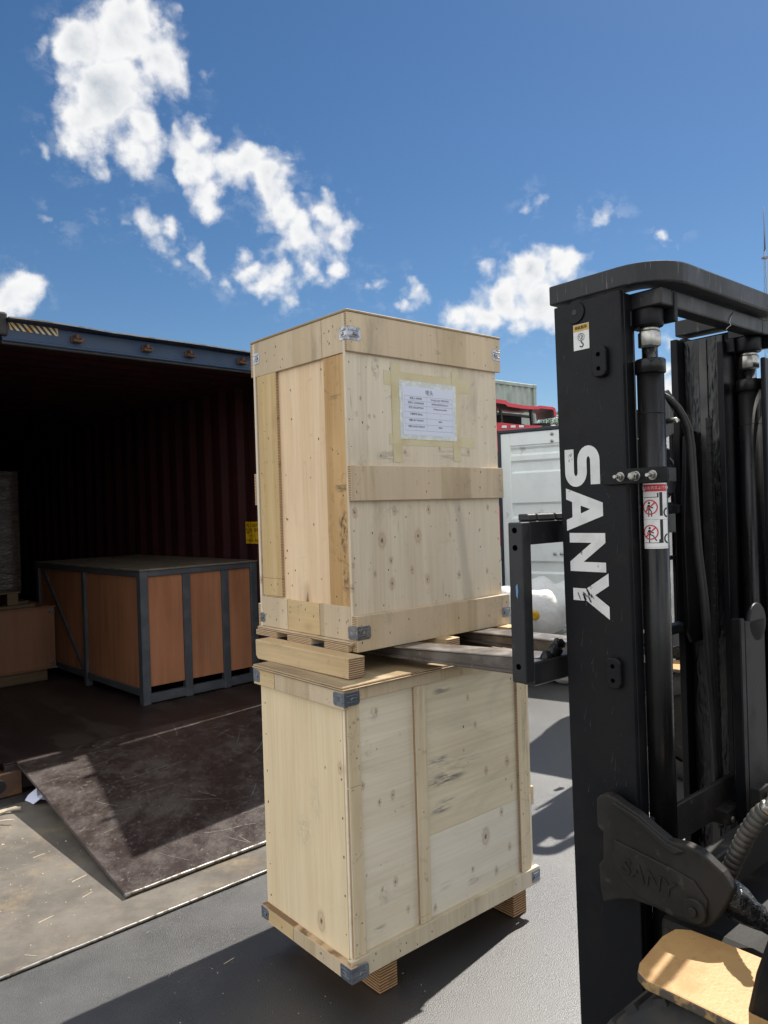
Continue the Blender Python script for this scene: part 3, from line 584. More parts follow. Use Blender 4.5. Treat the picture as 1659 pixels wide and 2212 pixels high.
def upper_crate():
    Y=.8554; t=thing('plywood_crate','upper pale plywood crate with a taped paper label, raised on the forks','crate',(-.1037,2.4753,1.012),rz_of(Y))
    rg=random.Random(5)
    # walls
    b=MB(); b.box(-.001,.752,.013,.025,1.115,2.2); 
    pts=[(.012+rg.uniform(-.003,.003),z,.013) for z in (1.235,1.31,1.39,1.48,1.55,1.76,1.85,1.95,2.04)]+[(.742+rg.uniform(-.004,.004),z,.013) for z in (1.24,1.33,1.42,1.52,1.74,1.86,1.97,2.05)]
    pts+=[(rg.uniform(.05,.72),rg.uniform(1.22,2.05),.013) for _ in range(26)]
    nails(b,pts,'y'); front=b.build('front_panel',[panel_front,nail_m],t,bevel=.001)
    b=MB(); b.box(.012,.024,.0252,.572,1.115,2.2); nails(b,[(rg.uniform(.15,.42),rg.uniform(1.25,2.05),.012) for _ in range(16)],'x'); b.build('side_panel',[panel_side,nail_m],t)
    b=MB(); b.box(.742,.754,.0252,.572,1.115,2.2); b.build('side_panel',panel_side,t)
    b=MB(); b.box(-.001,.754,.5725,.585,1.115,2.2); b.build('back_panel',panel_front,t)
    b=MB(); b.box(-.003,.771,-.003,.602,2.2032,2.212); b.build('lid',[lid_ply],t,bevel=.002)
    b=MB(); b.box(-.018,.752,.0,.585,1.1035,1.1145,0,{'-x':1,'-y':1}); b.box(.03,.74,.03,.57,1.115,1.12); b.build('base_sheet',[plank_y,edge_ply],t,bevel=.001)
    # front planks
    def fplank(u0,u1,z0,z1,v=0.0,th=.0128,n=9,mat=plank_x):
        b=MB(); b.box(u0,u1,v,v+th,z0,z1,0,{'-x':1,'+x':1})
        P=[(u0+.015+rg.uniform(0,.008),z,v) for z in (z0+.03,z1-.03)]+[(u1-.015+rg.uniform(-.006,0),z,v) for z in (z0+.03,z1-.03)]
        P+=[(rg.uniform(u0+.04,u1-.03),rg.uniform(z0+.015,z1-.015),v) for _ in range(max(3,n//2+1))]
        nails(b,P,'y',2); return b.build('batten',[mat,edge_ply,nail_m],t,bevel=.0012)
    fplank(0,.7685,2.074,2.203)
    fplank(-.004,.763,1.58,1.697,-.003,.0158)
    fplank(-.006,.766,1.083,1.2,-.013,.0258,n=12)
    # side planks (left face)
    def splank(v0,v1,z0,z1,u=0.0,th=.0118,n=6,mat=plank_y,e=True):
        b=MB(); b.box(u,u+th,v0,v1,z0,z1,0,{'-y':1,'+y':1} if e else None); nails(b,[(rg.uniform(v0+.01,v1-.01),rg.uniform(z0+.01,z1-.01),u) for _ in range(n)],'x',2)
        return b.build('batten',[mat,edge_ply,nail_m],t,bevel=.0012)
    splank(.0128,.1395,2.072,2.203); splank(.1405,.585,2.072,2.203)
    splank(.431,.562,1.302,2.0715,mat=strip_light,n=8); splank(.431,.562,1.236,1.3012,mat=strip_light,n=2)
    splank(.0255,.141,1.2255,2.071,.004,.0078,mat=strip_z,n=14)
    splank(.0255,.20,1.116,1.2285); splank(.201,.40,1.116,1.2275,mat=plank_y2); splank(.401,.576,1.116,1.229)
    # back battens whose ends show on the far left edge
    for z0,z1 in ((1.10,1.2),(1.58,1.70),(2.074,2.2)):
        b=MB(); b.box(-.002,.766,.5855,.600,z0,z1,0,{'-x':1}); b.build('batten',[plank_x,edge_ply],t,bevel=.001)
    # skids and deck boards under the box
    for u0,u1 in ((-.086,-.020),(.356,.422),(.69,.756)):
        b=MB(); b.prism([(-.062,1.016),(-.066,1.083),(.492,1.083),(.491,1.026),(.478,1.0125)],lambda p,q,d:(d,p,q),u0,u1,0)
        for i,f in enumerate(b.f):
            ys=[b.v[k][1] for k in f]
            if max(ys)-min(ys)<.01: b.m[i]=1
        b.build('skid',[skid_m,edge_run],t,bevel=.003,seg=2)
    for v0,v1 in ((.02,.150),(.228,.376),(.448,.590)):
        b=MB(); b.box(-.022,.752,v0,v1,1.0835,1.103,0,{'-x':1,'+x':1}); b.build('deck_board',[plank_x,edge_ply],t,bevel=.001)
    # sheet metal clips
    angle_clip(t,0,0,2.111,2.156,.058,.040,clip_m)
    angle_clip(t,.7685,0,2.118,2.160,.046,.04,clip_m,sx=-1)
    angle_clip(t,0,.585,2.120,2.165,0,.045,clip_m,sy=-1)
    angle_clip(t,-.006,-.013,1.122,1.167,.058,.046,clip_m)
    angle_clip(t,.766,-.013,1.113,1.152,.048,.04,clip_m,sx=-1)
    angle_clip(t,0,.600,1.130,1.166,0,.045,clip_m,sy=-1)
    # taped shipping mark
    fn=lambda s,u,l:(s,.0128-l,u)
    for q,l_ in (((.165,.596,1.978,2.029),1),((.183,.619,1.772,1.811),1),((.199,.243,1.712,2.059),2),((.501,.541,1.719,2.056),2)):
        d=Decal(); d.rect(*q,0,l_); d.build('tape',[tape_m],front,fn)
    d=Decal(); d.rect(.234,.520,1.794,2.001,0,3); d.rect(.249,.506,1.810,1.982,1,4)
    # ruled table
    tx0,tx1,tm=.258,.500,.366; rows=[1.948,1.932,1.915,1.892,1.870,1.848,1.826]
    for z in rows: d.line((tx0,z),(tx1,z),.0005,2,5)
    for x in (tx0,tm,tx1): d.line((x,rows[0]),(x,rows[-1]),.0004,2,5)
    d.text('\u551b\u5934',.381,1.963,.020,2,5)
    L_=['\u53d1\u8d27\u4eba SHIPPER','\u6536\u8d27\u4eba CONSIGNEE','\u8d27\u540d DISCRIPTION','\u5305\u88c5\u5e8f\u53f7 SERIAL','\u51c0\u91cd NET WEIGHT','\u6bdb\u91cd CROSS WEIGHT']
    V_=['Pan (jing Ling): 15803379830','HERNANRODRIGUEZ G','Welding fume purifier','1','60KG','80KG']
    for i in range(6):
        zc=rows[i]-.008
        d.text(L_[i],.313,zc,.0088,2,5,bold=.00012); d.text(V_[i],.434,zc,.0080,2,5,bold=.0001)
    d.build('shipping_label',[sleeve_m,paper_m,grey_ink],front,fn)
    return t
def lower_crate():
    Y=.8701; t=thing('plywood_crate','lower tan plywood crate standing on wooden skids on the floor','crate',(-.143,2.2893,0),rz_of(Y))
    rg=random.Random(11); HZ=1.0
    b=MB(); b.box(-.009,.905,-.013,.523,1.0,1.0068,0,{'-x':1,'-y':1}); b.box(-.006,.902,-.010,.520,1.0070,1.0132,0,{'-x':1,'-y':1}); b.build('lid',[lid_ply,edge_ply],t,bevel=.0015)
    # panels
    b=MB(); b.box(.012,.024,.0245,.489,.12,1.0); nails(b,[(.035,z,.012) for z in (.24,.36,.48,.60,.72,.84)]+[(.475,z,.012) for z in (.2,.31,.42,.53,.64,.77,.88)],'x'); b.build('side_panel',[panel_low,nail_m],t)
    b=MB(); b.box(.886,.898,.0245,.489,.12,1.0); b.build('side_panel',panel_low,t)
    b=MB(); b.box(.0125,.886,.489,.501,.12,1.0); b.build('back_panel',panel_low,t)
    b=MB(); b.box(.014,.341,.012,.024,.17,1.0); b.box(.341,.886,.012,.024,.4485,1.0,2); b.box(.341,.886,.0118,.024,.17,.4475,3)
    nails(b,[(rg.uniform(.07,.80),rg.uniform(.2,.93),.0118) for _ in range(10)],'y'); b.build('front_panel',[panel_low_f,nail_m,panel_low_f2,panel_low_g],t,bevel=.0008)
    # knots drawn in the veneer as darker plugs
    # battens, left face
    def sp(v0,v1,z0,z1,u=0.0,th=.012,mat=plank_y,n=3,nm='batten'):
        b=MB(); b.box(u,u+th,v0,v1,z0,z1,0,{'-y':1,'+z':1}); nails(b,[(rg.uniform(v0+.02,v1-.02),rg.uniform(z0+.012,z1-.012),u) for _ in range(n)],'x',2); return b.build(nm,[mat,edge_ply,nail_m],t,bevel=.0015)
    sp(-.010,.383,.944,1.0,-.004,.016); sp(.385,.521,.944,1.0,-.004,.016,plank_y2,2)
    sp(-.018,.30,.117,.166,-.012,.024); sp(.301,.503,.117,.167,-.012,.024,plank_y2)
    # battens, front face
    def fp(u0,u1,z0,z1,v=0.0,th=.012,mat=batten_z,n=4):
        b=MB(); b.box(u0,u1,v,v+th,z0,z1,0,{'-x':1,'+x':1}); nails(b,[(rg.uniform(u0+.008,u1-.008),rg.uniform(z0+.01,z1-.01),v) for _ in range(n)],'y',2); return b.build('batten',[mat,edge_ply,nail_m],t,bevel=.0015)
    fp(.064,.90,.962,.9995,mat=plank_x,n=6)
    fp(.014,.062,.70,.9995); fp(.014,.062,.1765,.699); fp(.292,.342,.20,.9615,n=2); fp(.292,.342,.1765,.199,n=1); fp(.808,.862,.1765,.9615)
    fp(-.004,.90,.113,.176,-.006,.018,mat=batten_x,n=9)
    fp(.8985,.912,.40,.47,.02,.44,n=0)
    # skids
    for u0,u1 in ((.133,.209),(.786,.862)):
        b=MB(); b.box(u0,u1,.03,.475,.0015,.1128,0,{'-y':1,'-x':1}); b.build('skid',[skid_m,edge_run2],t,bevel=.003,seg=2)
    b=MB(); b.box(.0,.89,.015,.49,.1132,.1195); b.build('base_sheet',plank_x,t)
    angle_clip(t,-.004,-.011,.953,.995,.060,.054,clip_d); angle_clip(t,-.004,.521,.953,.996,0,.042,clip_d,sy=-1)
    angle_clip(t,-.012,-.018,.118,.164,.066,.056,clip_d); angle_clip(t,-.012,.503,.122,.163,0,.046,clip_d,sy=-1)
    angle_clip(t,.90,-.006,.122,.166,.046,.03,clip_d,sx=-1)
    return t
# ---------------------------------------------------------------- cargo inside the container (container frame: x along the doorway, y inwards)
def framed_crate():
    x0,x1,y0,y1,z0,z1=1.126,2.148,.650,2.76,.162,1.160
    t=thing('framed_crate','big crate of orange-brown plywood panels in a slate grey steel frame','crate',kw(0,0,.162),rz_of(CY))
    P=.062
    fr=[]
    def bar(*a,nm='frame_bar'): b=MB(); b.box(*a); return b.build(nm,grey_fr,t,bevel=.003)
    for (a,c) in ((x0,y0),(x1-P,y0),(x0,y1-P),(x1-P,y1-P)): bar(a,a+P,c,c+P,z0,z1-.0125,nm='corner_post')
    for a in (1.474,1.815): bar(a,a+.062,y0+.004,y0+.05,z0+.002,1.1045,nm='upright')
    bar(x0+P,x1-P,y0+.002,y0+.05,1.105,1.147); 
    for a,c in ((x0+P,1.474),(1.536,1.815),(1.877,x1-P)): bar(a,c,y0+.006,y0+.05,.172,.238)
    bar(x0+.002,x0+.05,y0+P,y1-P,1.105,1.147); bar(x0+.004,x0+.05,y0+P,y1-P,.225,.275)
    bar(x0-.003,x0+.05,1.66,1.715,z0,1.1045,nm='upright')
    b=MB(); b.prism([(1.72,.28),(1.77,.28),(2.62,1.09),(2.57,1.09)],lambda p,q,d:(d,p,q),x0+.006,x0+.03); b.build('brace',grey_fr,t,bevel=.003)
    for a,c in ((x0+P,1.474),(1.536,1.815),(1.877,x1-P)):
        b=MB(); b.box(a-.0,c+.0,y0+.022,y0+.034,.290,1.104); b.build('panel',orange_ply,t)
    b=MB(); b.box(x0+.020,x0+.034,y0+P,y1-P,.276,1.104); b.build('panel',orange_ply,t)
    b=MB(); b.box(x1-.034,x1-.02,y0+P,y1-P,.276,1.104); b.build('panel',orange_ply,t)
    b=MB(); b.box(x0-.006,x1+.004,y0-.008,y1+.006,1.1485,1.1625); b.build('lid',grey_lid,t,bevel=.002)
framed_crate()
def left_stack():
    t=thing('plywood_box','brown plywood box with metal corner clips at the left inside the container','box',kw(0,0,.162),rz_of(CY))
    x0,x1,y0,y1=.03,1.066,2.170,3.25
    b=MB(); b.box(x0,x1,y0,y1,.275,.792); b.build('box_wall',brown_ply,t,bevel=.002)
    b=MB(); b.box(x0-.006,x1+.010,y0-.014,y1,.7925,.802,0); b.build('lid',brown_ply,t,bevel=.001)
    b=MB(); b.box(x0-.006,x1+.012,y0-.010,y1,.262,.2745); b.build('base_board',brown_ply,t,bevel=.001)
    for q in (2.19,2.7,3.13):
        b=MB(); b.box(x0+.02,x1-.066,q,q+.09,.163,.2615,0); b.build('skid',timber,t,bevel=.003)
    for zz in (.735,.283):
        b=MB(); b.box(x1-.045,x1+.0015,y0-.0016,y0-.0001,zz,zz+.040); b.box(x1+.0002,x1+.0016,y0-.0016,y0+.045,zz,zz+.040); b.box(x1-.035,x1-.012,y0-.005,y0-.0016,zz+.012,zz+.026); b.build('corner_clip',clip_m,t,bevel=.0005)
    for i,(a,c,q,h) in enumerate(((.05,.925,2.22,.026),(.10,.98,2.55,.026))):
        o=MB().box(a,c,q,q+.10,.8025,.8025+h)
        tt=thing('timber_batten',('short timber batten lying at the front edge on the brown plywood box' if i==0 else 'timber batten lying further back on the brown plywood box under the wrapped pallet'),'timber',kw(0,0,.8025),rz_of(CY),'battens on the plywood box')
        o.build('board',timber,tt,bevel=.002)
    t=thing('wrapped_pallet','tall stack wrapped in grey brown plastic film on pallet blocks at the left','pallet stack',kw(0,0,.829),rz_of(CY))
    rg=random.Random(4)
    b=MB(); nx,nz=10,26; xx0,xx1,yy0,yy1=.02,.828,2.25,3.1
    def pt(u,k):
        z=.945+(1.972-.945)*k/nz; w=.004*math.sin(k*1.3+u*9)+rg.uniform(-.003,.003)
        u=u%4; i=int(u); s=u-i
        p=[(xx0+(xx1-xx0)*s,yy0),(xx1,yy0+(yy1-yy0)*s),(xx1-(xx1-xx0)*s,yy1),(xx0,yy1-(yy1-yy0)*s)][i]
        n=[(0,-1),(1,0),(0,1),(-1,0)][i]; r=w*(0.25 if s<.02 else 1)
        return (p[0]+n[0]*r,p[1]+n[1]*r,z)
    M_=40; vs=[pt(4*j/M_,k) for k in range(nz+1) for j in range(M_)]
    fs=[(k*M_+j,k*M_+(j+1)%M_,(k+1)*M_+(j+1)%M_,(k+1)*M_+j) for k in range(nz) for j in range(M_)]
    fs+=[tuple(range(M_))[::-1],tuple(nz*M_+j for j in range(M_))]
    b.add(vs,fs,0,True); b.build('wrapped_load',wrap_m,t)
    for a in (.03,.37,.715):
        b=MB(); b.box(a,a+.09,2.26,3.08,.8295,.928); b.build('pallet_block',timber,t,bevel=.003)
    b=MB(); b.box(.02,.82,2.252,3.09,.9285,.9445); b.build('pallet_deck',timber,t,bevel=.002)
left_stack()
container(); upper_crate(); lower_crate()
# ---------------------------------------------------------------- forklift (x across from the outer face of the mast, y forwards = -b, z up)
FM=(.4537,1.9049); FY=R_(49.3)
def forklift():
    t=thing('forklift','black forklift mast with white lettering, its forks under the upper crate','forklift',(FM[0],FM[1],0),rz_of(FY))
    def bx(b,a0,a1,b0,b1,z0,z1,mi=0): return b.box(a0,a1,-b1,-b0,z0,z1,mi)
    def pa(p,q,d): return (d,-p,q)         # polygon (b,z) extruded across
    def pb(p,q,d): return (p,-d,q)         # polygon (a,z) extruded front to back
    WM=.69; ZT=2.048; ZB=.09
    # outer rails: web and two flanges each
    for side in (0,1):
        def X(a): return a if side==0 else WM-a
        b=MB()
        b.prism([(-.012,ZT-.003),(.176,ZT),(.176+.010,ZB),(.006,ZB)],pa,X(0),X(.016))
        if side==0:
            rs=random.Random(31)      # scuffs on the paint of the outer face
            for k in range(70):
                z_=rs.uniform(.75,2.0); b_=.012+rs.uniform(0,.145)
                if 1.25<z_<1.70 and b_<.13: continue
                an=rs.gauss(1.45,.35); L=rs.uniform(.004,.05); w=rs.uniform(.0003,.0007); e=min(.165,b_+L*math.cos(an)*.5); f_=z_+L*math.sin(an)
                b.add([(-.0005,-b_-w,z_),(-.0005,-b_+w,z_),(-.0005,-e,f_)],[(0,1,2)],1)
        r=b.build('mast_rail',[black,scuff_m],t,bevel=.003,seg=2)
        b=MB(); b.prism([(.158,ZT-.004),(.1765,ZT-.004),(.1865,ZB+.01),(.168,ZB+.01)],pa,X(.0165),X(.052)); b.prism([(-.011,ZT-.004),(.010,ZT-.004),(.026,ZB+.01),(.0065,ZB+.01)],pa,X(.0165),X(.058)); b.build('flange',black,r,bevel=.002)
    # inner mast rails, greased
    b=MB(); bx(b,.598,.614,.020,.138,.30,2.026,0); bx(b,.5585,.634,-.002,.0195,.30,2.030,1); bx(b,.560,.634,.1385,.155,.30,2.0,1); bx(b,.5945,.598,.066,.092,.30,2.022,2); b.build('inner_rail',[grease,black,worn('polished_track',(.035,.034,.033),(.06,.058,.055),.3,scale=9,metal=.4,bmp=.1)],t,bevel=.003)
    b=MB(); bx(b,.072,.088,.020,.138,.30,2.026,0); bx(b,.056,.131,-.002,.0195,.30,2.030,1); bx(b,.056,.098,.1385,.155,.30,2.0,1); b.build('inner_rail',[grease,black],t,bevel=.003)
    # top tie bar: heavy flat bar, bent round behind the rails
    path=[]; r=.115; bo=.288
    path=[(0-.002,-.024),(-.002,.02),(-.002,.09),(-.002,bo-r)]
    for i in range(1,9):
        an=math.pi/2*i/8; path.append((-.002+r-r*math.cos(an),bo-r+r*math.sin(an)))
    path+=[(.2,bo),(.345,bo),(WM-.2,bo)]
    for i in range(0,9):
        an=math.pi/2*i/8; path.append((WM+.002-r+r*math.sin(an),bo-r+r*math.cos(an)))
    path+=[(WM+.002,.09),(WM+.002,-.024)]
    b=MB(); vs=[]; n=len(path); wid=.062
    for i,(a,bb) in enumerate(path):
        p=Vector(path[max(i-1,0)]); q=Vector(path[min(i+1,n-1)]); d=(q-p).normalized(); nn=Vector((-d.y,d.x))*-1  # towards inside
        inn=Vector((a,bb))+Vector((d.y,-d.x))*wid
        for (A_,z) in (((a,bb),2.102),((a,bb),2.053),((inn.x,inn.y),2.053),((inn.x,inn.y),2.102)): vs.append((A_[0],-A_[1],z))
    fs=[(0,1,2,3),tuple((n-1)*4+k for k in (3,2,1,0))]
    for i in range(n-1):
        for k in range(4): fs.append((i*4+k,i*4+(k+1)%4,i*4+4+(k+1)%4,i*4+4+k))
    b.add(vs,fs); b.build('top_tie_bar',black2,t,bevel=.004,seg=2)
    # inner mast tie bar (square U) with rod brackets
    b=MB(); bx(b,.050,.098,.1555,.2535,2.006,2.046); bx(b,.098,.592,.2065,.2535,2.006,2.046); bx(b,.592,.640,.1555,.2535,2.006,2.046); b.build('tie_bar',black2,t,bevel=.003)
    for ca in (.076,.614):
        cb=.205
        b=MB(); b.tube([(ca,-cb,1.962),(ca,-cb,1.9655),(ca,-cb,2.000),(ca,-cb,2.005)],[.030,.034,.034,.031],28); bx(b,ca-.034,ca+.034,cb-.050,cb-.026,1.966,2.0045); bx(b,ca+.026,ca+.042,cb-.03,cb+.052,1.972,2.040); b.build('rod_bracket',black,t,bevel=.002)
        b=MB(); b.cyl((ca,-cb,2.0055),(ca,-cb,2.020),.012,6); b.build('nut',zinc,t,bevel=.001)
        b=MB(); b.cyl((ca,-cb,1.952),(ca,-cb,1.9615),.0225,20); b.cyl((ca,-cb,1.9165),(ca,-cb,1.952),.0270,6); b.build('hex_sleeve',zinc,t,bevel=.0015)
        b=MB(); b.cyl((ca,-cb,1.5),(ca,-cb,1.9135),.0185,24); b.build('piston_rod',chrome,t)
        cy=MB(); cy.tube([(ca,-cb,.42),(ca,-cb,1.8665)],.0312,32); cyo=cy.build('lift_cylinder',rubber if False else black2g,t)
        b=MB(); b.tube([(ca,-cb,1.852),(ca,-cb,1.854),(ca,-cb,1.883),(ca,-cb,1.886)],[.033,.0355,.0355,.033],32); b.build('gland_cap',black2g,cyo)
        b=MB(); b.cyl((ca,-cb,1.7575),(ca,-cb,1.7588),.0316,32); b.build('weld_ring',zinc if False else black2,cyo)
        if ca<.3: lift=cyo
    # clamp plate with three bolts at the near cylinder
    b=MB(); b.prism([(.118,1.600),(.128,1.590),(.284,1.590),(.288,1.594),(.288,1.622),(.284,1.626),(.134,1.626),(.118,1.612)],pa,-.013,-.002); bx(b,-.012,.03,.272,.288,1.592,1.624); cp=b.build('clamp_plate',black,t,bevel=.002)
    for i,bb in enumerate((.172,.212,.254)):
        b=MB(); z=1.608
        if i==1:
            b.cyl((-.030,-bb,z),(-.0135,-bb,z),.0105,6); b.cyl((-.036,-bb,z),(-.030,-bb,z),.0088,6)
        else:
            b.cyl((-.024,-bb,z),(-.0135,-bb,z),.0085,6); b.cyl((-.040,-bb,z),(-.024,-bb,z),.0045,12)
        b.cyl((-.0155,-bb,z),(-.0132,-bb,z),.0115,18)
        b.build('bolt',zinc,cp,bevel=.0008)
    # pads, boss and sticker on the outer face
    for (b0,z0) in ((.122,1.887),(.136,1.142)):
        b=MB(); w,h=.019,.036
        P=[(b0+w*cx+ .011*math.cos(R_(an)),z0+(h-.012)*cy+.013*math.sin(R_(an))) for cx,cy,aa in ((.45,1,(0,45,90)),(-.45,1,(90,135,180)),(-.45,-1,(180,225,270)),(.45,-1,(270,315,360))) for an in aa]
        b.prism(P,pa,-.014,-.0003)
        o=b.build('bump_pad',black,t,bevel=.003,seg=2)
        b=MB()
        for zz in (z0+.017,z0-.017): b.cyl((-.0150,-b0,zz),(-.0142,-b0,zz),.0052,14)
        b.build('bolt_hole',hole_m,o)
    b=MB(); b.cyl((-.004,-.052,2.020),(-.0003,-.052,2.020),.027,36); b.cyl((-.0050,-.052,2.020),(-.0041,-.052,2.020),.007,14,1); b.build('pivot_boss',[black,dark_pl],t,bevel=.001)
    A0=lambda s,u,l:(-.0004-l,-s,u)
    d=Decal(); d.rect(.0455,.0905,1.926,1.989,0,1); d.rect(.0465,.0895,1.9725,1.988,1,2)
    d.text('\u7531\u6b64\u8d77\u540a',.068,1.9803,.0088,2,3,bold=.0002)
    d.ring((.068,1.957),.0085,.0096,0,360,2,3); d.poly([(.068,1.9640),(.0745,1.9575),(.0712,1.9575),(.0712,1.9515),(.0648,1.9515),(.0648,1.9575),(.0615,1.9575)],2,3); d.poly([(.068,1.9618),(.0718,1.9585),(.0698,1.9585),(.0698,1.9530),(.0662,1.9530),(.0662,1.9585),(.0642,1.9585)],0,4)
    d.line((.068,1.9478),(.0685,1.9435),.0030,2,3); d.ring((.0685,1.9378),.0035,.0062,90,-160,2,3)
    d.build('hoist_sticker',[sticker_w,yel_ink,ink],t,A0)
    # white lettering, read from top to bottom: letter x runs down, letter y towards the rear
    d=Decal(); 
    def LT(zt,zb,b0,b1,sh=.0):
        return lambda x,y:(b0+(b1-b0)*y+sh*x,zt+(zb-zt)*x)
    f=LT(1.690,1.5885,.0085,.1095)
    cl=[(.06,.135),(.62,.135)]+[(.62+.2325*math.sin(R_(an)),.3175-.1825*math.cos(R_(an))) for an in range(15,180,15)]+[(.62,.5),(.36,.5)]+[(.36-.2325*math.sin(R_(an)),.6825-.1825*math.cos(R_(an))) for an in range(15,180,15)]+[(.36,.865),(.94,.865)]
    q=[f(*p) for p in cl]
    d.path(q,.0265,0,1)
    f=LT(1.5875,1.481,.0095,.1145)
    def poly(pts): d.poly([f(*p) for p in pts],0,1)
    # A as four convex pieces around its counter
    poly([(0,0),(.26,0),(.415,.40),(.50,.66),(.47,1),(.36,1)]); poly([(1,0),(.66,1),(.47,1),(.50,.66),(.60,.40),(.74,0)]); poly([(.325,.165),(.682,.165),(.60,.40),(.415,.40)])
    f=LT(1.4755,1.3805,.0165,.1185)
    poly([(0,0),(.25,0),(.25,1),(0,1)]); poly([(.75,0),(1,0),(1,1),(.75,1)]); poly([(.25,1),(.25,.62),(.75,0),(.75,.38)])
    f=LT(1.3785,1.2670,.0225,.1245)
    poly([(.36,0),(.63,0),(.63,.38),(.36,.38)]); poly([(.36,.38),(.63,.38),(.49,.62),(.27,1),(0,1)]); poly([(.63,.38),(1,1),(.72,1),(.49,.62)])
    d.build('lettering',white_p,t,A0)
    b=MB(); rg=random.Random(2)
    d=Decal()
    for k in range(14):
        p=(.055+rg.gauss(0,.008),1.327+rg.gauss(0,.006)); q=(p[0]+rg.uniform(.002,.012),p[1]-rg.uniform(.004,.02)); d.line(p,q,rg.uniform(.001,.004),0,3)
    for k in range(10):
        p=(.02+rg.uniform(0,.01),1.675-rg.uniform(0,.02)); d.line(p,(p[0]+rg.uniform(.001,.004),p[1]-rg.uniform(.001,.005)),rg.uniform(.0006,.0016),0,3)
    d.build('paint_scrapes',plain('scraped_black',(.02,.02,.02),.5),t,A0)
    # warning label wrapped round the near cylinder
    ca,cb,rr=.076,.205,.0316; n0=Vector((-.869,.494)); r0=Vector((.493,.869))
    def wrapf(s,u,l):
        ph=s/rr; v=(n0*math.cos(ph)+r0*math.sin(ph))*(rr+.0002+l); return (ca+v.x,-(cb+v.y),u)
    d=Decal(); s0,s1,z0,z1=-.0270,.0345,1.437,1.591; w=s1-s0; h=z1-z0
    P=lambda x,y:(s0+w*x,z1-h*y)
    def rc(x0,x1,y0,y1,mi,l): d.poly([P(x0,y0),P(x1,y0),P(x1,y1),P(x0,y1)],mi,l)
    rc(0,1,0,1,0,1); rc(.02,.97,.018,.125,1,2); d.text('\u7981\u6b62\u5728\u8d27\u53c9\u4e0a/\u4e0b\u505c\u7559',*P(.53,.072),.0078,0,3)
    d.poly([P(.03,.11),P(.09,.11),P(.055,.06)],0,3)
    rc(.02,.97,.553,.556,2,2); rc(.967,.972,.125,.975,2,2); rc(.02,.97,.975,.978,2,2)
    for k in (0,1):
        oy=.375*k if k==0 else .383
        cx,cyy=.28,.365+oy
        # mast bar and wheel arc
        rc(.63,.75,.140+oy+ (.03 if k else 0),.50+oy+(.03 if k else 0),2,2); c=P(.97,.45+oy+.015*k); d.ring(c,.0105*.75,.0150*.8,95,265,2,3)
        if k==0: rc(.04,.60,.208,.218,2,2); rc(.545,.60,.15,.218,2,2)
        else: rc(.05,.63,.905,.914,2,2); rc(.58,.63,.855,.914,2,2)
        d.ring(P(cx,cyy),.0148,.0176,0,360,1,4,36)
        m=P(cx,cyy); 
        hd=(m[0]-.0020,m[1]+.0098); d.disc(hd,.0027,2,3)
        d.poly([(hd[0]-.003,hd[1]-.0040),(hd[0]+.0022,hd[1]-.0040),(hd[0]+.0030,hd[1]-.0150),(hd[0]-.0016,hd[1]-.0150)],2,3)
        d.line((hd[0]-.0022,hd[1]-.0050),(hd[0]-.0058,hd[1]-.0135),.0022,2,3); d.line((hd[0]+.002,hd[1]-.0092),(hd[0]+.0095,hd[1]-.0118),.0026,2,3)
        if k==0: d.line((hd[0]-.0004,hd[1]-.0140),(hd[0]-.0014,hd[1]-.0320),.0024,2,3); d.path([(hd[0]+.0016,hd[1]-.0140),(hd[0]+.0052,hd[1]-.0210),(hd[0]+.0054,hd[1]-.0320)],.0024,2,3)
        else: d.line((hd[0]-.0004,hd[1]-.0140),(hd[0]-.0014,hd[1]-.0350),.0024,2,3); d.path([(hd[0]+.0010,hd[1]-.0150),(hd[0]+.0075,hd[1]-.0180),(hd[0]+.0150,hd[1]-.0300)],.0026,2,3)
        d.line((m[0]-.0112,m[1]-.0112),(m[0]+.0112,m[1]+.0112),.0032,1,5)
    d.build('warning_label',[sticker_w,red_ink,ink],lift,wrapf,cuts=[s0+w*i/16 for i in range(1,16)],step=.00018)
    # chain on each side of the mast centre
    for ca_ in (.243,.500):
        b=MB(); z=.62; k=0
        while z<1.76:
            wv=.0075 if k%2 else .0055
            for s_ in (-wv,wv): b.box(ca_+s_-.0012,ca_+s_+.0012,-.145,-.133,z,z+.030)
            b.cyl((ca_-.010,-.139,z+.006),(ca_+.010,-.139,z+.006),.0035,8); z+=.024; k+=1
        b.build('lift_chain',rubber,t)
    # chain wheels, guards and hose over the middle of the mast
    for ca_ in (.243,):
        b=MB(); b.tube([(ca_-.012,-.10,1.76),(ca_-.011,-.10,1.76),(ca_+.011,-.10,1.76),(ca_+.012,-.10,1.76)],[.036,.040,.040,.036],28); b.build('chain_wheel',black2,t)
    b=MB(); b.prism([(.206,1.842),(.222,1.828),(.251,1.836),(.337,1.775),(.337,1.744),(.25,1.79),(.205,1.80)],pb,.150,.156); b.build('hose_guard',black2,t,bevel=.001)
    b=MB(); b.prism([(.206,1.815),(.253,1.776),(.252,1.722),(.212,1.708)],pb,.161,.166); b.cyl((.225,-.166,1.752),(.225,-.190,1.752),.007,14,1); b.cyl((.255,-.16,1.757),(.285,-.16,1.757),.006,14,1); b.build('hose_guard',[black2,zinc],t,bevel=.001)
    hp=[(.213,1.817),(.240,1.812),(.272,1.797),(.303,1.772),(.328,1.742),(.340,1.70),(.346,1.624),(.352,1.53),(.362,1.42),(.386,1.298),(.405,1.173),(.420,1.03),(.435,.912),(.440,.80),(.440,.715)]
    for k,off in enumerate((0,.017)):
        b=MB(); b.tube([(p+off,-.160,q-off*.3) for p,q in hp],.0085,10); b.build('hydraulic_hose',rubber,t)
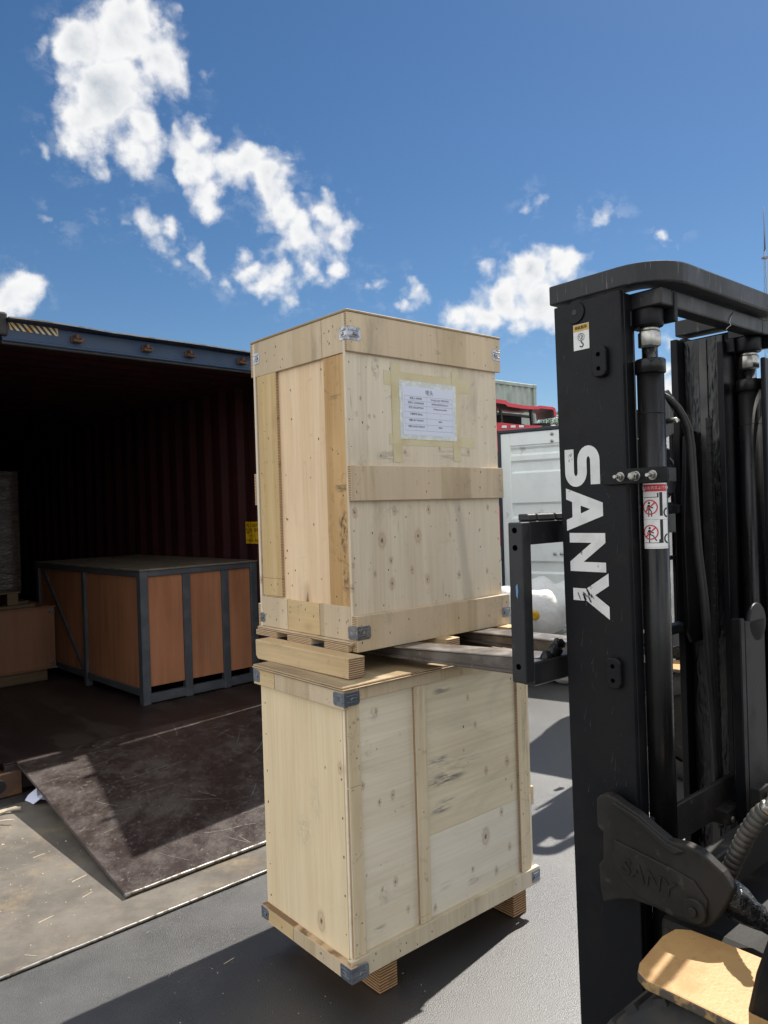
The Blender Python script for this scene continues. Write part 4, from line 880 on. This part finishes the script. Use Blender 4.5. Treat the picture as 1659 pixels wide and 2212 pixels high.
    b=MB(); b.prism([(.580,1.735),(.61,1.752),(.673,1.755),(.735,1.735),(.752,1.70),(.752,1.16),(.70,1.128),(.585,1.128),(.565,1.16),(.555,1.452)],lambda p,q,d:(p-.045,-d,q),.0398,.052); b.cyl((.66,-.056,1.52),(.66,-.0521,1.52),.075,40); b.cyl((.66,-.056,1.22),(.66,-.0521,1.22),.075,40); b.build('centre_plate',black,t,bevel=.003)
    b=MB(); bx(b,.135,.555,-.0555,-.044,1.115,1.735); b.build('carriage_back_plate',black,t,bevel=.003)
    b=MB(); bx(b,.232,.320,.085,.118,1.575,1.690); b.cyl((.29,-.118,1.60),(.29,-.132,1.60),.036,24); b.cyl((.25,-.118,1.672),(.25,-.140,1.672),.010,12); b.build('valve_block',black,t,bevel=.004)
    b=MB(); bx(b,.02,.67,.215,.60,.27,.585); b.build('axle_housing',dusty,t,bevel=.02,seg=2)
    for z in (1.16,1.51):
        b=MB(); bx(b,.10,.555,.0,.035,z,z+.026); b.build('cross_member',black2,t,bevel=.003)
    b=MB(); bx(b,.565,.70,.255,.268,.45,1.935); b.build('guard_plate',black,t,bevel=.003)
    b=MB(); bx(b,.385,.41,.235,.262,.50,1.235); bx(b,.41,.53,.25,.262,.50,1.225); b.cyl((.49,-.249,1.215),(.49,-.262,1.215),.052,30); b.build('hose_reel_cover',black,t,bevel=.003)
    # lower cross plates
    b=MB(); bx(b,.017,.673,.1875,.2005,.706,.800); b.build('cross_plate',dusty,t,bevel=.003)
    b=MB(); bx(b,-.02,.71,.300,.345,.655,.752); b.build('axle_beam',dusty,t,bevel=.004)
    b=MB(); bx(b,.340,.425,.178,.235,.700,.738); b.cyl((.36,-.2355,.715),(.36,-.242,.715),.009,6,1); b.cyl((.405,-.2355,.72),(.405,-.242,.72),.008,6,1); b.build('hose_clamp',[dusty,pink_fit],t,bevel=.002)
    # cast bracket with raised lettering
    poly_=[(.100,.842),(.110,.853),(.128,.862),(.150,.858),(.171,.849),(.212,.836),(.250,.815),(.283,.799),(.324,.803),(.354,.799),(.372,.789),(.403,.770),(.425,.740),(.412,.71),(.392,.672),(.375,.645),(.361,.635),(.309,.630),(.245,.636),(.191,.633),(.150,.618),(.112,.597),(.104,.632),(.102,.686),(.114,.702),(.116,.766),(.100,.776)]
    b=MB(); b.prism(poly_,pa,-.046,-.018); ab=b.build('cast_bracket',dusty,t,bevel=.006,seg=3)
    b=MB(); b.prism([(.148,.762),(.300,.742),(.344,.732),(.372,.70),(.366,.648),(.30,.640),(.21,.650),(.150,.690)],pa,-.052,-.0462); b.prism([(.150,.852),(.212,.833),(.283,.796),(.324,.79),(.30,.775),(.27,.785),(.20,.825),(.150,.842)],pa,-.054,-.0462); b.build('raised_panel',dusty,ab,bevel=.003,seg=2)
    d=Decal(); vs,fs=text_bm('SANY',.050,'CENTER',.0008)
    mb=MB(); n=len(vs); th=-R_(8)
    P2=[(.235+(x*math.cos(th)-y*math.sin(th))*1.05,.702+x*math.sin(th)+y*math.cos(th)) for x,y in vs]
    mb.add([(-.0545,-p,q) for p,q in P2]+[(-.0521,-p,q) for p,q in P2],fs,0)
    ed={}
    for fc in fs:
        for i in range(len(fc)):
            e=(fc[i],fc[(i+1)%len(fc)]); 
            if (e[1],e[0]) in ed: del ed[(e[1],e[0])]
            else: ed[e]=1
    for (i,j) in ed: mb.f.append((i,j,j+n,i+n)); mb.m.append(0); mb.sm.append(False)
    mb.build('raised_lettering',dusty,ab)
    b=MB(); b.cyl((-.062,-.345,.672),(-.0462,-.345,.672),.026,28); b.cyl((-.070,-.345,.672),(-.0622,-.345,.672),.011,6); b.build('pivot_pin',dusty,ab,bevel=.002)
    # spiral hose guards, fittings, torn boot
    def spiral_tube(pts,r,pitch,nm):
        P=[Vector(p) for p in pts]; L=[0]
        for p,q in zip(P,P[1:]): L.append(L[-1]+(q-p).length)
        q=[];rs=[]; s=0; N=int(L[-1]/pitch*8)
        for i in range(N+1):
            s=L[-1]*i/N; k=max(j for j in range(len(L)) if L[j]<=s+1e-9); k=min(k,len(P)-2); f=(s-L[k])/(L[k+1]-L[k])
            q.append(P[k].lerp(P[k+1],f)); ph=(s/pitch)%1; rs.append(r*(.80+.20*math.sqrt(max(0,math.sin(math.pi*ph)))))
        b=MB(); b.tube(q,rs,14); b.build(nm,spiral,t)
    spiral_tube([(.055,-.365,.715),(.055,-.385,.765),(.055,-.412,.826),(.055,-.436,.868),(.055,-.452,.886)],.0195,.0150,'hose_guard_spiral')
    spiral_tube([(.19,-.33,.50),(.19,-.36,.54),(.17,-.42,.60),(.17,-.47,.66)],.017,.014,'hose_guard_spiral')
    b=MB(); b.cyl((.055,-.450,.884),(.055,-.460,.900),.0165,6); b.cyl((.055,-.458,.897),(.055,-.472,.918),.012,16); b.build('hose_fitting',zinc,t,bevel=.001)
    b=MB(); bx(b,.345,.405,.29,.315,.765,.815); b.cyl((.395,-.3155,.790),(.395,-.33,.790),.012,6,1); b.build('hose_bracket',[dusty,pink_fit],t,bevel=.002)
    b=MB(); pts=[(.02,-.352,.700),(.03,-.375,.690),(.04,-.396,.672),(.05,-.414,.655),(.055,-.430,.648),(.06,-.446,.640),(.06,-.47,.63)]; rg=random.Random(8)
    b.tube([(p[0],p[1],p[2]) for p in pts],[.030,.036,.036,.031,.026,.018,.016],24)
    o=b.build('torn_boot',worn('torn_boot_plastic',(.012,.012,.013),(.03,.03,.032),.18,.35,scale=30,bmp=1,bs=40,bd=.01),t)
    for v in o.data.vertices: v.co+=Vector((rg.uniform(-1,1),rg.uniform(-1,1),rg.uniform(-1,1)))*.003
    # carriage: end plate, two bars with hook notches, second end plate
    for a0,a1 in ((-.100,-.062),(WM+.062,WM+.100)):
        b=MB(); bx(b,a0,a1,-.100,-.0565,1.100,1.506); o=b.build('carriage_end_plate',carriage_m,t,bevel=.004,seg=2)
        if a0<0:
            b=MB()
            for z in (1.486,1.442,1.142): b.cyl((a0-.0009,.078,z),(a0-.0002,.078,z),.0075,16)
            b.build('bolt_hole',hole_m,o)
            d=Decal(); d.poly([(-.079,1.345),(-.073,1.352),(-.071,1.335),(-.074,1.313),(-.078,1.322)],0,1); d.build('paint_chip',plain('blue_chip',(.12,.24,.42),.5),o,lambda s,u,l:(a0-.0004-l,-s,u))
    b=MB(); bx(b,-.0618,WM+.0618,-.098,-.060,1.448,1.5085); x=-.098; 
    for x0,x1 in ((-.0618,-.0265),(-.022,.050),(.055,.17),(.18,.30),(.31,.43),(.44,.60),(.61,.75)):
        b.prism([(-.098,1.5088),(-.060,1.5088),(-.066,1.526),(-.098,1.526)],pa,x0,x1)
    b.build('carriage_bar',carriage_m,t,bevel=.003)
    b=MB(); bx(b,-.0618,WM+.0618,-.098,-.060,1.088,1.148); b.build('carriage_bar',carriage_m,t,bevel=.003)
    rg=random.Random(17)
    for (a_,z_,r_) in ((.015,1.160,.022),(.048,1.172,.026),(.068,1.186,.022)):
        b=MB(); vs=[];N=12
        for i in range(7):
            th_=math.pi*i/6
            for j in range(N):
                ph=2*math.pi*j/N; q=r_*rg.uniform(.6,1.15); vs.append((a_+q*1.1*math.sin(th_)*math.cos(ph),.078+q*.7*math.sin(th_)*math.sin(ph),z_-.012+q*.8*math.cos(th_)))
        fs=[(i*N+j,i*N+(j+1)%N,(i+1)*N+(j+1)%N,(i+1)*N+j) for i in range(6) for j in range(N)]
        b.add(vs,fs,0,True); b.build('grease_lump',grease,t)
    b=MB(); b.tube([(.426,-.2515,2.047),(.396,-.2560,2.024),(.386,-.2560,2.007),(.392,-.2565,2.0),(.377,-.2565,1.994),(.362,-.2570,1.985)],.0011,6); b.build('loose_wire',zinc,t)
    # forks: blade tapering to the tip, heel and shank
    for a0 in (.088,.488):
        w=.112; b=MB()
        prof=[(-1.13,1.0515),(-1.13,1.0600),(-.80,1.0815),(-.18,1.0970),(-.168,1.104),(-.164,1.115),(-.164,1.500),(-.1005,1.500),(-.1005,1.080),(-.112,1.046),(-.15,1.0345),(-.8,1.0420)]
        b.prism([(p,q) for p,q in prof],pa,a0,a0+w)
        if a0<.3: b.v=[(v[0]+(.222-a0)-(v[1]-.164)*.195,v[1],v[2]) for v in b.v]; 
        # narrow the tip
        for i,v in enumerate(b.v):
            if v[1]>1.1: 
                cx=a0+w/2+((.222-a0)-(v[1]-.164)*.195 if a0<.3 else 0); b.v[i]=(cx+(v[0]-cx)*.55,v[1],v[2])
        b.build('fork',fork_m,t,bevel=.004,seg=2)
    # body of the truck behind the mast: step board, wheel, cowl
    z=.628; k=[(-.268,.335),(-.240,.322),(-.120,.305),(-.075,.310),(-.055,.335),(-.050,.40),(-.045,1.05),(-.270,1.05),(-.280,.42),(-.282,.36)]
    b=MB(); b.prism(k,lambda p,q,d:(p,-q,d),z-.020,z,0)
    for i,f in enumerate(b.f):
        zs=[b.v[j][2] for j in f]; b.m[i]=0 if min(zs)==max(zs)==z else 1
    b.build('step_board',[board_m,board_e],t,bevel=.004,seg=2)
    for a0,a1 in ((-.26,-.05),(WM+.05,WM+.26)):
        b=MB(); pr=[(.0,.17),(.03,.27),(.05,.292),(.09,.300),(.5,.300)]
        N=48; cb_,cz=.50,.302; ws=a1-a0
        sec=[(a0,.19),(a0,.262),(a0+.012,.286),(a0+.03,.297),(a1-.03,.297),(a1-.012,.286),(a1,.262),(a1,.19)]
        vs=[];fs=[]
        for i in range(N):
            an=2*math.pi*i/N
            for (x,r_) in sec:
                vs.append((x,-(cb_+r_*math.sin(an)),cz+r_*math.cos(an)))
        m_=len(sec)
        for i in range(N):
            for j in range(m_-1): fs.append((i*m_+j,i*m_+j+1,((i+1)%N)*m_+j+1,((i+1)%N)*m_+j))
        b.add(vs,fs,0,True); wo=b.build('wheel',tyre_m,t)
        b=MB(); b.cyl((a0+.03,-cb_,cz),(a1-.03,-cb_,cz),.19,40); b.cyl((a0+.01,-cb_,cz),(a0+.03,-cb_,cz),.07,24); b.build('rim',dusty,wo)
        b=MB()
        for i in range(24):
            an=2*math.pi*i/24; c_,s_=math.cos(an),math.sin(an)
            b.add([(a0+.02,-(cb_+r_*math.sin(an+q)),cz+r_*math.cos(an+q)) for r_,q in ((.290,0),(.305,0),(.305,.1),(.290,.1))]+[(a1-.02,-(cb_+r_*math.sin(an+q)),cz+r_*math.cos(an+q)) for r_,q in ((.290,0),(.305,0),(.305,.1),(.290,.1))],[(0,1,2,3),(4,7,6,5),(0,4,5,1),(1,5,6,2),(2,6,7,3)])
        b.build('tread',tyre_m,wo)
    b=MB(); b.prism([(.520,.30),(.522,.600),(.530,.632),(.545,.70),(.566,.765),(.60,.84),(.95,.88),(.95,.30)],pa,-.232,-.040); b.build('cowl_panel',black,t,bevel=.01,seg=2)
    b=MB(); bx(b,-.03,WM+.03,.62,.95,.30,.90); b.build('body_panel',black,t,bevel=.02,seg=2)
    return t
FORK=forklift()

def parked_forklift():
    r=FORK.copy(); COL.objects.link(r); r.location=(FM[0]+1.027,FM[1]+2.73,0)
    r['label']='second black forklift mast standing beyond the first one, mostly hidden behind it'
    for ch in list(FORK.children):
        if ch.name.split('.')[0] in ('fork','carriage_bar','carriage_end_plate','tie_bar','rod_bracket','nut','hex_sleeve','piston_rod','guard_plate','hose_guard','clamp_plate'): continue
        c=ch.copy(); COL.objects.link(c); c.parent=r
        for g in ch.children: d=g.copy(); COL.objects.link(d); d.parent=c
parked_forklift()
# ---------------------------------------------------------------- beyond the crates
def white_container():
    YW=R_(123); W0=(1.2405,7.9737)
    t=thing('shipping_container','white steel container with horizontal ribs standing behind the white bales','container',(W0[0],W0[1],0),rz_of(YW))
    # x along the ribbed face (to the right), y away from the camera
    Wd,H,L=2.62,2.335,6.0
    b=MB(); b.box(.0,Wd,.05,L,.06,H-.02); b.build('body',white_steel,t,bevel=.01)
    zt=2.300
    b=MB(); b.box(.014,.120,-.0,.05,.10,zt); b.box(Wd-.12,Wd-.01,0,.05,.10,zt); b.box(.12,Wd-.12,0,.05,2.165,zt); b.box(.12,Wd-.12,0,.05,.10,.2); b.build('door_frame',white_steel,t,bevel=.006)
    b=MB(); prof=[(.2,0)]
    for zc,hw in ((.42,.05),(.90,.045),(1.49,.06),(1.945,.045),(2.105,.022)): prof+=[(zc-hw-.022,0),(zc-hw,.024),(zc+hw,.024),(zc+hw+.022,0)]
    prof.append((2.165,0))
    for (z0,d0),(z1,d1) in zip(prof,prof[1:]): b.add([(.12,.012+d0,z0),(Wd-.12,.012+d0,z0),(Wd-.12,.012+d1,z1),(.12,.012+d1,z1)],[(0,1,2,3)])
    b.build('door',white_steel,t)
    b=MB(); b.box(-.014,.013,-.012,.05,.06,zt+.004); b.build('gasket',gasket,t,bevel=.004)
    b=MB(); b.box(-.014,Wd+.01,-.012,.05,zt+.0045,zt+.038); b.build('gasket',gasket,t,bevel=.004)
    for (x,z) in ((.582,2.259),(.581,2.187),(.574,1.04),(.643,1.04)):
        b=MB(); b.tube([(x,.0,z),(x,-.008,z),(x,-.012,z)],[.018,.016,.006],14); b.build('rivet',zinc,t)
white_container()
def bales():
    rg=random.Random(21)
    specs=[((1.265,6.45,.610),.205,1.10,'white wrapped bale with a yellow end cap on top of the pile',cap_y,1),
           ((1.01,6.62,.625),.205,1.05,'white wrapped bale with a blue end cap beside the upper crate corner',cap_b,1),
           ((1.40,6.42,.200),.205,1.1,'white wrapped bale low in the pile, under the yellow capped one',None,0),
           ((.96,6.64,.205),.205,1.1,'white wrapped bale low in the pile, under the blue capped one',None,0)]
    for (c,r,L,lab,cap,u) in specs:
        yaw=R_(58) if cap is not None else R_(52)
        t=thing('wrapped_bale',lab,'bale',(c[0],c[1],c[2]-r),yaw,'white wrapped bales piled by the white container')
        b=MB(); N,M_=40,22; vs=[];fs=[]
        for j in range(M_+1):
            s=j/M_; x=L*s
            rr=r*min(1,.30+ (s/.10)**.45*.70 if s<.10 else 1, .30+((1-s)/.10)**.45*.70 if s>.9 else 1)
            for i in range(N):
                an=2*math.pi*i/N; q=rr*(1+.035*math.sin(an*7+j*.6+c[0]*9)*(1 if .05<s<.95 else .3)+.05*math.sin(an*2+s*5)+rg.uniform(-.006,.006)+.03*math.sin(s*9+an*3))
                zz=c[2]+q*math.sin(an); zz=max(zz,c[2]-r*.97)
                vs.append((x,q*math.cos(an)*1.08,zz))
        for j in range(M_):
            for i in range(N): fs.append((j*N+i,j*N+(i+1)%N,(j+1)*N+(i+1)%N,(j+1)*N+i))
        fs.append(tuple(range(N))[::-1]); fs.append(tuple(M_*N+i for i in range(N)))
        b.add(vs,fs,0,True); b.build('wrapping',bag_m,t)
        if cap is not None:
            b=MB(); b.tube([(.0,0,c[2]-.01),(-.02,0,c[2]-.01),(-.03,0,c[2]-.01)],[.042,.040,.025],20); b.build('end_cap',cap,t,bevel=.004)
bales()
def shadow_pallet():  # pallet load added behind the mast to throw shade on the yard
    rg=random.Random(14); t=thing('wrapped_pallet','added shadow caster shaped as a tall white wrapped pallet load beyond the mast','pallet stack',(2.42,5.82,0),R_(-33))
    b=MB(); M_,nz,w=36,18,.55
    def pt(j,k):
        u=4*j/M_; i=int(u); s_=u-i; z=.15+2.0*k/nz; r=.012*math.sin(k*1.7+u*7)+rg.uniform(-.008,.008)
        p=[(-w+2*w*s_,-w),(w,-w+2*w*s_),(w-2*w*s_,w),(-w,w-2*w*s_)][i]; n=[(0,-1),(1,0),(0,1),(-1,0)][i]
        return (p[0]+n[0]*r,p[1]+n[1]*r,z)
    vs=[pt(j,k) for k in range(nz+1) for j in range(M_)]
    b.add(vs,[(k*M_+j,k*M_+(j+1)%M_,(k+1)*M_+(j+1)%M_,(k+1)*M_+j) for k in range(nz) for j in range(M_)]+[tuple(nz*M_+j for j in range(M_)),tuple(range(M_))[::-1]],0,True); b.build('wrapped_load',bag_m,t)
    b=MB(); b.box(-.55,.55,-.55,.55,.125,.148); b.build('pallet_deck',timber,t,bevel=.003)
    for y in (-.5,-.05,.4):
        b=MB(); b.box(-.54,.54,y,y+.1,.002,.1245); b.build('skid',timber,t,bevel=.003)
shadow_pallet()
def truck():
    t=thing('truck_cab','red truck cab with a roof air deflector behind the white container','truck',(0,12,0),0)
    def pf(p,q,d): return (p,d,q)
    # cab shell with sloped roof front
    side=[(0,.9),(0,2.42),(.06,2.70),(.30,2.80),(.9,2.86),(1.9,2.86),(1.9,.9)]
    b=MB(); b.prism(side,lambda p,q,d:(d,p,q),.42,2.58); b.build('cab',red_m,t,bevel=.04,seg=3)
    b=MB()
    for k in range(3): b.prism([(.7,2.862+.028*k),(2.34-.05*k,2.845+.024*k),(2.34-.05*k,2.868+.024*k),(.7,2.889+.028*k)],pf,.32+.22*k,1.6)
    b.prism([(.60,2.725),(2.2,2.72),(2.5,2.755),(2.55,2.79),(2.2,2.815),(1.9,2.86),(.6,2.86)],pf,-.08,.10)
    b.build('sun_visor',red_m,t,bevel=.012,seg=2)
    for x in (1.36,1.62,1.90,2.04,2.17): 
        b=MB(); b.box(x,x+.078,-.098,-.0805,2.768,2.808); b.build('marker_light',plain('marker_lens_%d'%int(x*100),(.62,.62,.62),.25),t,bevel=.004)
    # deflector: curved shell open underneath
    out=[(.70,3.20),(1.2,3.245),(1.86,3.232),(1.985,3.212),(2.02,3.172),(2.25,3.125),(2.47,3.10),(2.51,3.113),(2.72,3.085),(2.765,3.06),(2.782,2.93)]
    inn=[(.70,3.14),(1.2,3.18),(1.86,3.172),(1.975,3.150),(2.01,3.115),(2.25,3.07),(2.49,3.05),(2.53,3.068),(2.70,3.045),(2.735,3.03),(2.750,2.915)]
    b=MB(); n=len(out); D=[(-.05,0),(1.35,.28)]
    vs=[(x,-.05,z) for x,z in out]+[(x,-.05,z) for x,z in inn]+[(x,1.35,z+.12) for x,z in out]+[(x,1.35,z+.12) for x,z in inn]
    for i in range(n-1):
        b.add([vs[i],vs[i+1],vs[2*n+i+1],vs[2*n+i]],[(0,1,2,3)],0); b.add([vs[n+i],vs[n+i+1],vs[3*n+i+1],vs[3*n+i]],[(0,3,2,1)],1); b.add([vs[i],vs[i+1],vs[n+i+1],vs[n+i]],[(0,3,2,1)],0)
    b.build('air_deflector',[red_m,grey_under],t)
    b=MB()
    b.prism([(1.2,3.08),(1.95,3.04),(2.42,2.972),(2.42,2.935),(1.95,2.995),(1.2,3.04)],pf,.10,.16); 
    for x in (1.30,1.925,2.405): b.prism([(x,2.82),(x+.03,2.82),(x+.01,3.10),(x-.02,3.11)],pf,.06,.2)
    b.box(1.0,2.40,.9,1.0,2.87,3.1); b.box(1.72,1.90,.35,.5,2.86,3.14)
    b.build('deflector_frame',dark_pl,t,bevel=.006)
    b=MB(); b.box(2.45,2.78,.2,.5,2.76,2.86); b.tube([(2.44,.15,2.80),(2.60,.15,2.81),(2.70,.12,2.79),(2.80,.1,2.78)],.03,10); b.build('mirror_arm',dark_pl,t,bevel=.01)
    b=MB(); b.box(.6,2.4,-.012,.02,1.55,2.40); b.build('windscreen',plain('cab_glass',(.02,.025,.03),.08),t)
    for y in (.5,):
        for x in (.45,2.2):
            b=MB(); b.cyl((x,y,.5),(x+.35,y,.5),.5,32); b.build('wheel',tyre_m,t,bevel=.03)
truck()
def far_container(name_label,x_end,y_end,z0,L=6.06,H=2.59):
    Yg=R_(49.5); t=thing('shipping_container',name_label,'container',(x_end,y_end,z0),rz_of(Yg),None)
    Wd=2.4
    b=MB(); corr(b,lambda s,d,z:(-.12-s,.0+.03-d,z),L-.24,z0+.14,z0+H-.09,pitch=.28,dp=.045); b.box(-L+.1,-.1,.034,Wd,z0+.1,z0+H-.04); b.build('side_wall',green_m,t)
    b=MB(); b.box(-L+.1,-.1,-.045,.03,z0+H-.1,z0+H); b.box(-L+.1,-.1,-.045,.03,z0,z0+.14); b.build('rail',green_m,t,bevel=.01)
    for x in (-.12,-L):
        b=MB(); b.box(x,x+.12,-.05,.08,z0+.12,z0+H-.12); b.build('corner_post',green_m,t,bevel=.01)
        for z in (z0,z0+H-.12):
            b=MB(); b.box(x-.01,x+.13,-.062,.1,z,z+.122); b.build('corner_casting',green_m,t,bevel=.01)
far_container('pale green corrugated container, upper of the stack beyond the red truck',4.70,22.9,2.60,H=2.56)
far_container('pale green corrugated container, lower of the stack beyond the red truck',4.70,22.9,0.005)
def tree(x,y,h,r,label,seed):
    rg=random.Random(seed); t=thing('tree',label,'tree',(x,y,0))
    b=MB(); b.tube([(0,0,0),(.06,.02,h*.3),(-.04,.05,h*.55),(.05,0,h*.8)],[.16,.13,.09,.04],10)
    for k in range(9):
        an=rg.uniform(0,6.28); z0=h*rg.uniform(.35,.7); q=r*rg.uniform(.5,.8)
        b.tube([(0,0,z0),(q*.5*math.cos(an),q*.5*math.sin(an),z0+.3*r),(q*math.cos(an),q*math.sin(an),z0+.55*r)],[.06,.04,.015],6)
    b.build('trunk',bark_m,t)
    b=MB(); cl=[]
    for k in range(46):
        an=rg.uniform(0,6.28); u=rg.random()**.5; zz=rg.uniform(-.8,1); q=r*u*math.sqrt(max(.05,1-(zz*.8)**2)); cl.append((q*math.cos(an),q*math.sin(an),h-r*.95+zz*r*.85,r*rg.uniform(.16,.34)))
    for (cx,cy,cz,cr) in cl:
        for i in range(150):
            v=Vector((rg.gauss(0,1),rg.gauss(0,1),rg.gauss(0,1))).normalized()*cr*rg.random()**.35; p=Vector((cx,cy,cz))+v
            a=Vector((rg.gauss(0,1),rg.gauss(0,1),rg.gauss(0,.7))).normalized(); c=a.orthogonal().normalized(); s=rg.uniform(.045,.09)
            b.add([p-a*s,p+c*s*.45,p+a*s,p-c*s*.45],[(0,1,2,3)])
    b.build('crown',leaf_m,t)
tree(6.9,30,5.05,1.9,'small leafy green tree showing between the truck roof and the mast',5)
def tower():
    t=thing('lattice_tower','slender lattice radio tower with a whip antenna on the horizon at the right','tower',(30.9,60,0))
    b=MB(); H=21.2; w0,w1=.42,.08
    def leg(k,z): w=w0+(w1-w0)*z/H; an=R_(30+120*k); return Vector((w*math.cos(an),w*math.sin(an),z))
    for k in range(3): b.tube([leg(k,0),leg(k,H)],.02,5)
    z=0; i=0
    while z<H-.9:
        for k in range(3): b.tube([leg(k,z),leg((k+1)%3,z+.85)],.011,4); b.tube([leg(k,z+.85),leg((k+1)%3,z+.85)],.010,4)
        z+=.85
    b.build('lattice',tower_m,t)
    b=MB(); b.tube([(0,0,H-.1),(0,0,H+1.6),(-.02,0,24.6)],[.07,.05,.028],8); b.build('antenna',tower_m,t)
    b=MB(); b.box(-.2,.2,-.2,.2,20.5,20.62); b.build('platform',tower_m,t)
tower()
# ---------------------------------------------------------------- litter on the floor sheets
def litter():
    t=MB(); Zs=.0142
    # crumpled paper under the ramp edge
    b=MB(); vs=[(0,0,.002),(.05,-.012,.004),(.085,.01,.03),(.10,-.03,.006),(.14,-.02,.035),(.155,.03,.012),(.12,.06,.045),(.07,.05,.028),(.02,.06,.05),(-.01,.03,.02)]
    b.add(vs,[(0,1,2,8),(0,8,9),(1,3,2),(2,3,4),(2,4,6,7),(4,5,6),(2,7,8)]); b.add([(x,y,z-.0012) for x,y,z in vs],[(8,2,1,0),(9,8,0),(2,3,1),(4,3,2),(7,6,4,2),(6,5,4),(8,7,2)])
    pl=Vector((-2.016,4.127))
    o=b.build('paper_scrap',scrap_m); o.location=(pl.x,pl.y,Zs); o.rotation_euler=(0,0,R_(-25)); tag(o,'crumpled pale paper scrap lying under the left edge of the ramp','paper')
    rg=random.Random(33)
    # broken timber pieces
    for i,(px,py,L,w,rot,lab) in enumerate(((-2.24,3.86,.30,.045,22,'splintered piece of light timber lying left of the ramp'),(-2.22,3.80,.30,.02,3,'thin split stick lying left of the ramp below the timber piece'))):
        b=MB(); n=9
        for s_ in (0,):
            ps=[(L*k/n,w*.25*math.sin(k*1.1+i),.012+.006*math.sin(k*.9)) for k in range(n+1)]
            b.tube(ps,[w*(.45-.38*abs(k/n-.35))*rg.uniform(.75,1.15)*.7+.002 for k in range(n+1)],6,smooth=False)
        o=b.build('timber_piece',chip_m); o.location=(px,py,Zs+.004); o.rotation_euler=(0,0,R_(rot)); tag(o,lab,'timber')
    for (dx,dy,L) in ((0,0,0),): pass
    base=None
    spots=[(-1.809, 3.692, 0.025, 10, 0.0145), (-1.676, 3.483, 0.035, 55, 0.0145), (-1.626, 3.445, 0.069, 49, 0.0145), (-1.651, 3.357, 0.031, -4, 0.0145), (-1.444, 3.296, 0.018, 27, 0.0145), (-1.348, 3.214, 0.088, 57, 0.0145), (-1.382, 3.209, 0.035, 40, 0.0145), (-1.258, 3.073, 0.062, 60, 0.0145), (-1.347, 2.893, 0.075, 54, 0.0145), (-1.292, 2.653, 0.062, -12, 0.0145), (-1.665, 3.579, 0.015, 57, 0.0145), (-1.899, 3.661, 0.022, -19, 0.0145), (-1.773, 3.472, 0.013, 40, 0.0145), (-1.938, 3.721, 0.031, 13, 0.0145), (-1.546, 3.234, 0.013, 50, 0.0145), (-1.543, 3.465, 0.013, 9, 0.0145), (-1.928, 3.873, 0.025, 4, 0.0145), (-1.374, 3.323, 0.025, 71, 0.0145), (-0.895, 2.954, 0.037, 40, 0.0015), (-0.928, 2.805, 0.018, 49, 0.0015), (-0.585, 2.608, 0.056, 50, 0.0015), (-1.294, 3.203, 0.013, 40, 0.0145), (-1.583, 3.047, 0.013, 30, 0.0145), (-1.796, 3.543, 0.018, 61, 0.0145), (-1.772, 3.661, 0.015, -1, 0.0145)]
    for i,(x,y,L,rot,z) in enumerate(spots):
        if base is None:
            b=MB(); b.add([(-.5,-.06,0),(.42,-.045,0),(.5,.0,0),(.40,.055,0),(-.48,.05,0),(-.5,-.03,.12),(.42,-.02,.16),(.38,.03,.14),(-.46,.02,.13)],[(4,3,2,1,0),(5,6,7,8),(0,1,6,5),(1,2,6),(2,3,7,6),(3,4,8,7),(4,0,5,8)])
            o=b.build('wood_chip',chip_m); base=o
        else:
            o=base.copy(); COL.objects.link(o)
        o.location=(x,y,z); o.rotation_euler=(0,0,R_(rot)); o.scale=(L*.85,L*.5,L*.2)
        tag(o,'small pale wood splinter lying on the dusty floor sheet or ramp','wood chip','wood splinters scattered on the floor')
litter()

def grit():
    rg=random.Random(40); b=MB()
    for i in range(520):
        u=rg.random()
        if u<.62: x=rg.gauss(-1.75,.42); y=rg.gauss(3.15,.45); z=.0142
        else: x=rg.uniform(-1.4,.6); y=rg.uniform(1.6,3.0); z=.0004
        # sheet edge runs from (-1.344,2.538) along (.7455,.6665)
        side=(-(.6665)*(x+1.344)+.7455*(y-2.538))
        z=.0142 if side>.02 else .0004
        if abs(side)<=.02 or (-1.2<x<.8 and y>2.6): continue
        s=rg.uniform(.0012,.0035)*(1.6 if rg.random()<.08 else 1); a=rg.uniform(0,6.28); c,d=math.cos(a)*s,math.sin(a)*s; e=rg.uniform(.4,1.6)
        b.add([(x+c*e,y+d*e,z),(x-d,y+c,z),(x-c*e,y-d*e,z),(x+d,y-c,z),(x,y,z+s*.7)],[(0,1,4),(1,2,4),(2,3,4),(3,0,4)])
    o=b.build('grit',chip_m); o['kind']='stuff'; o['label']='fine pale grit and sawdust scattered over the floor sheets and yard'; o['category']='grit'
grit()
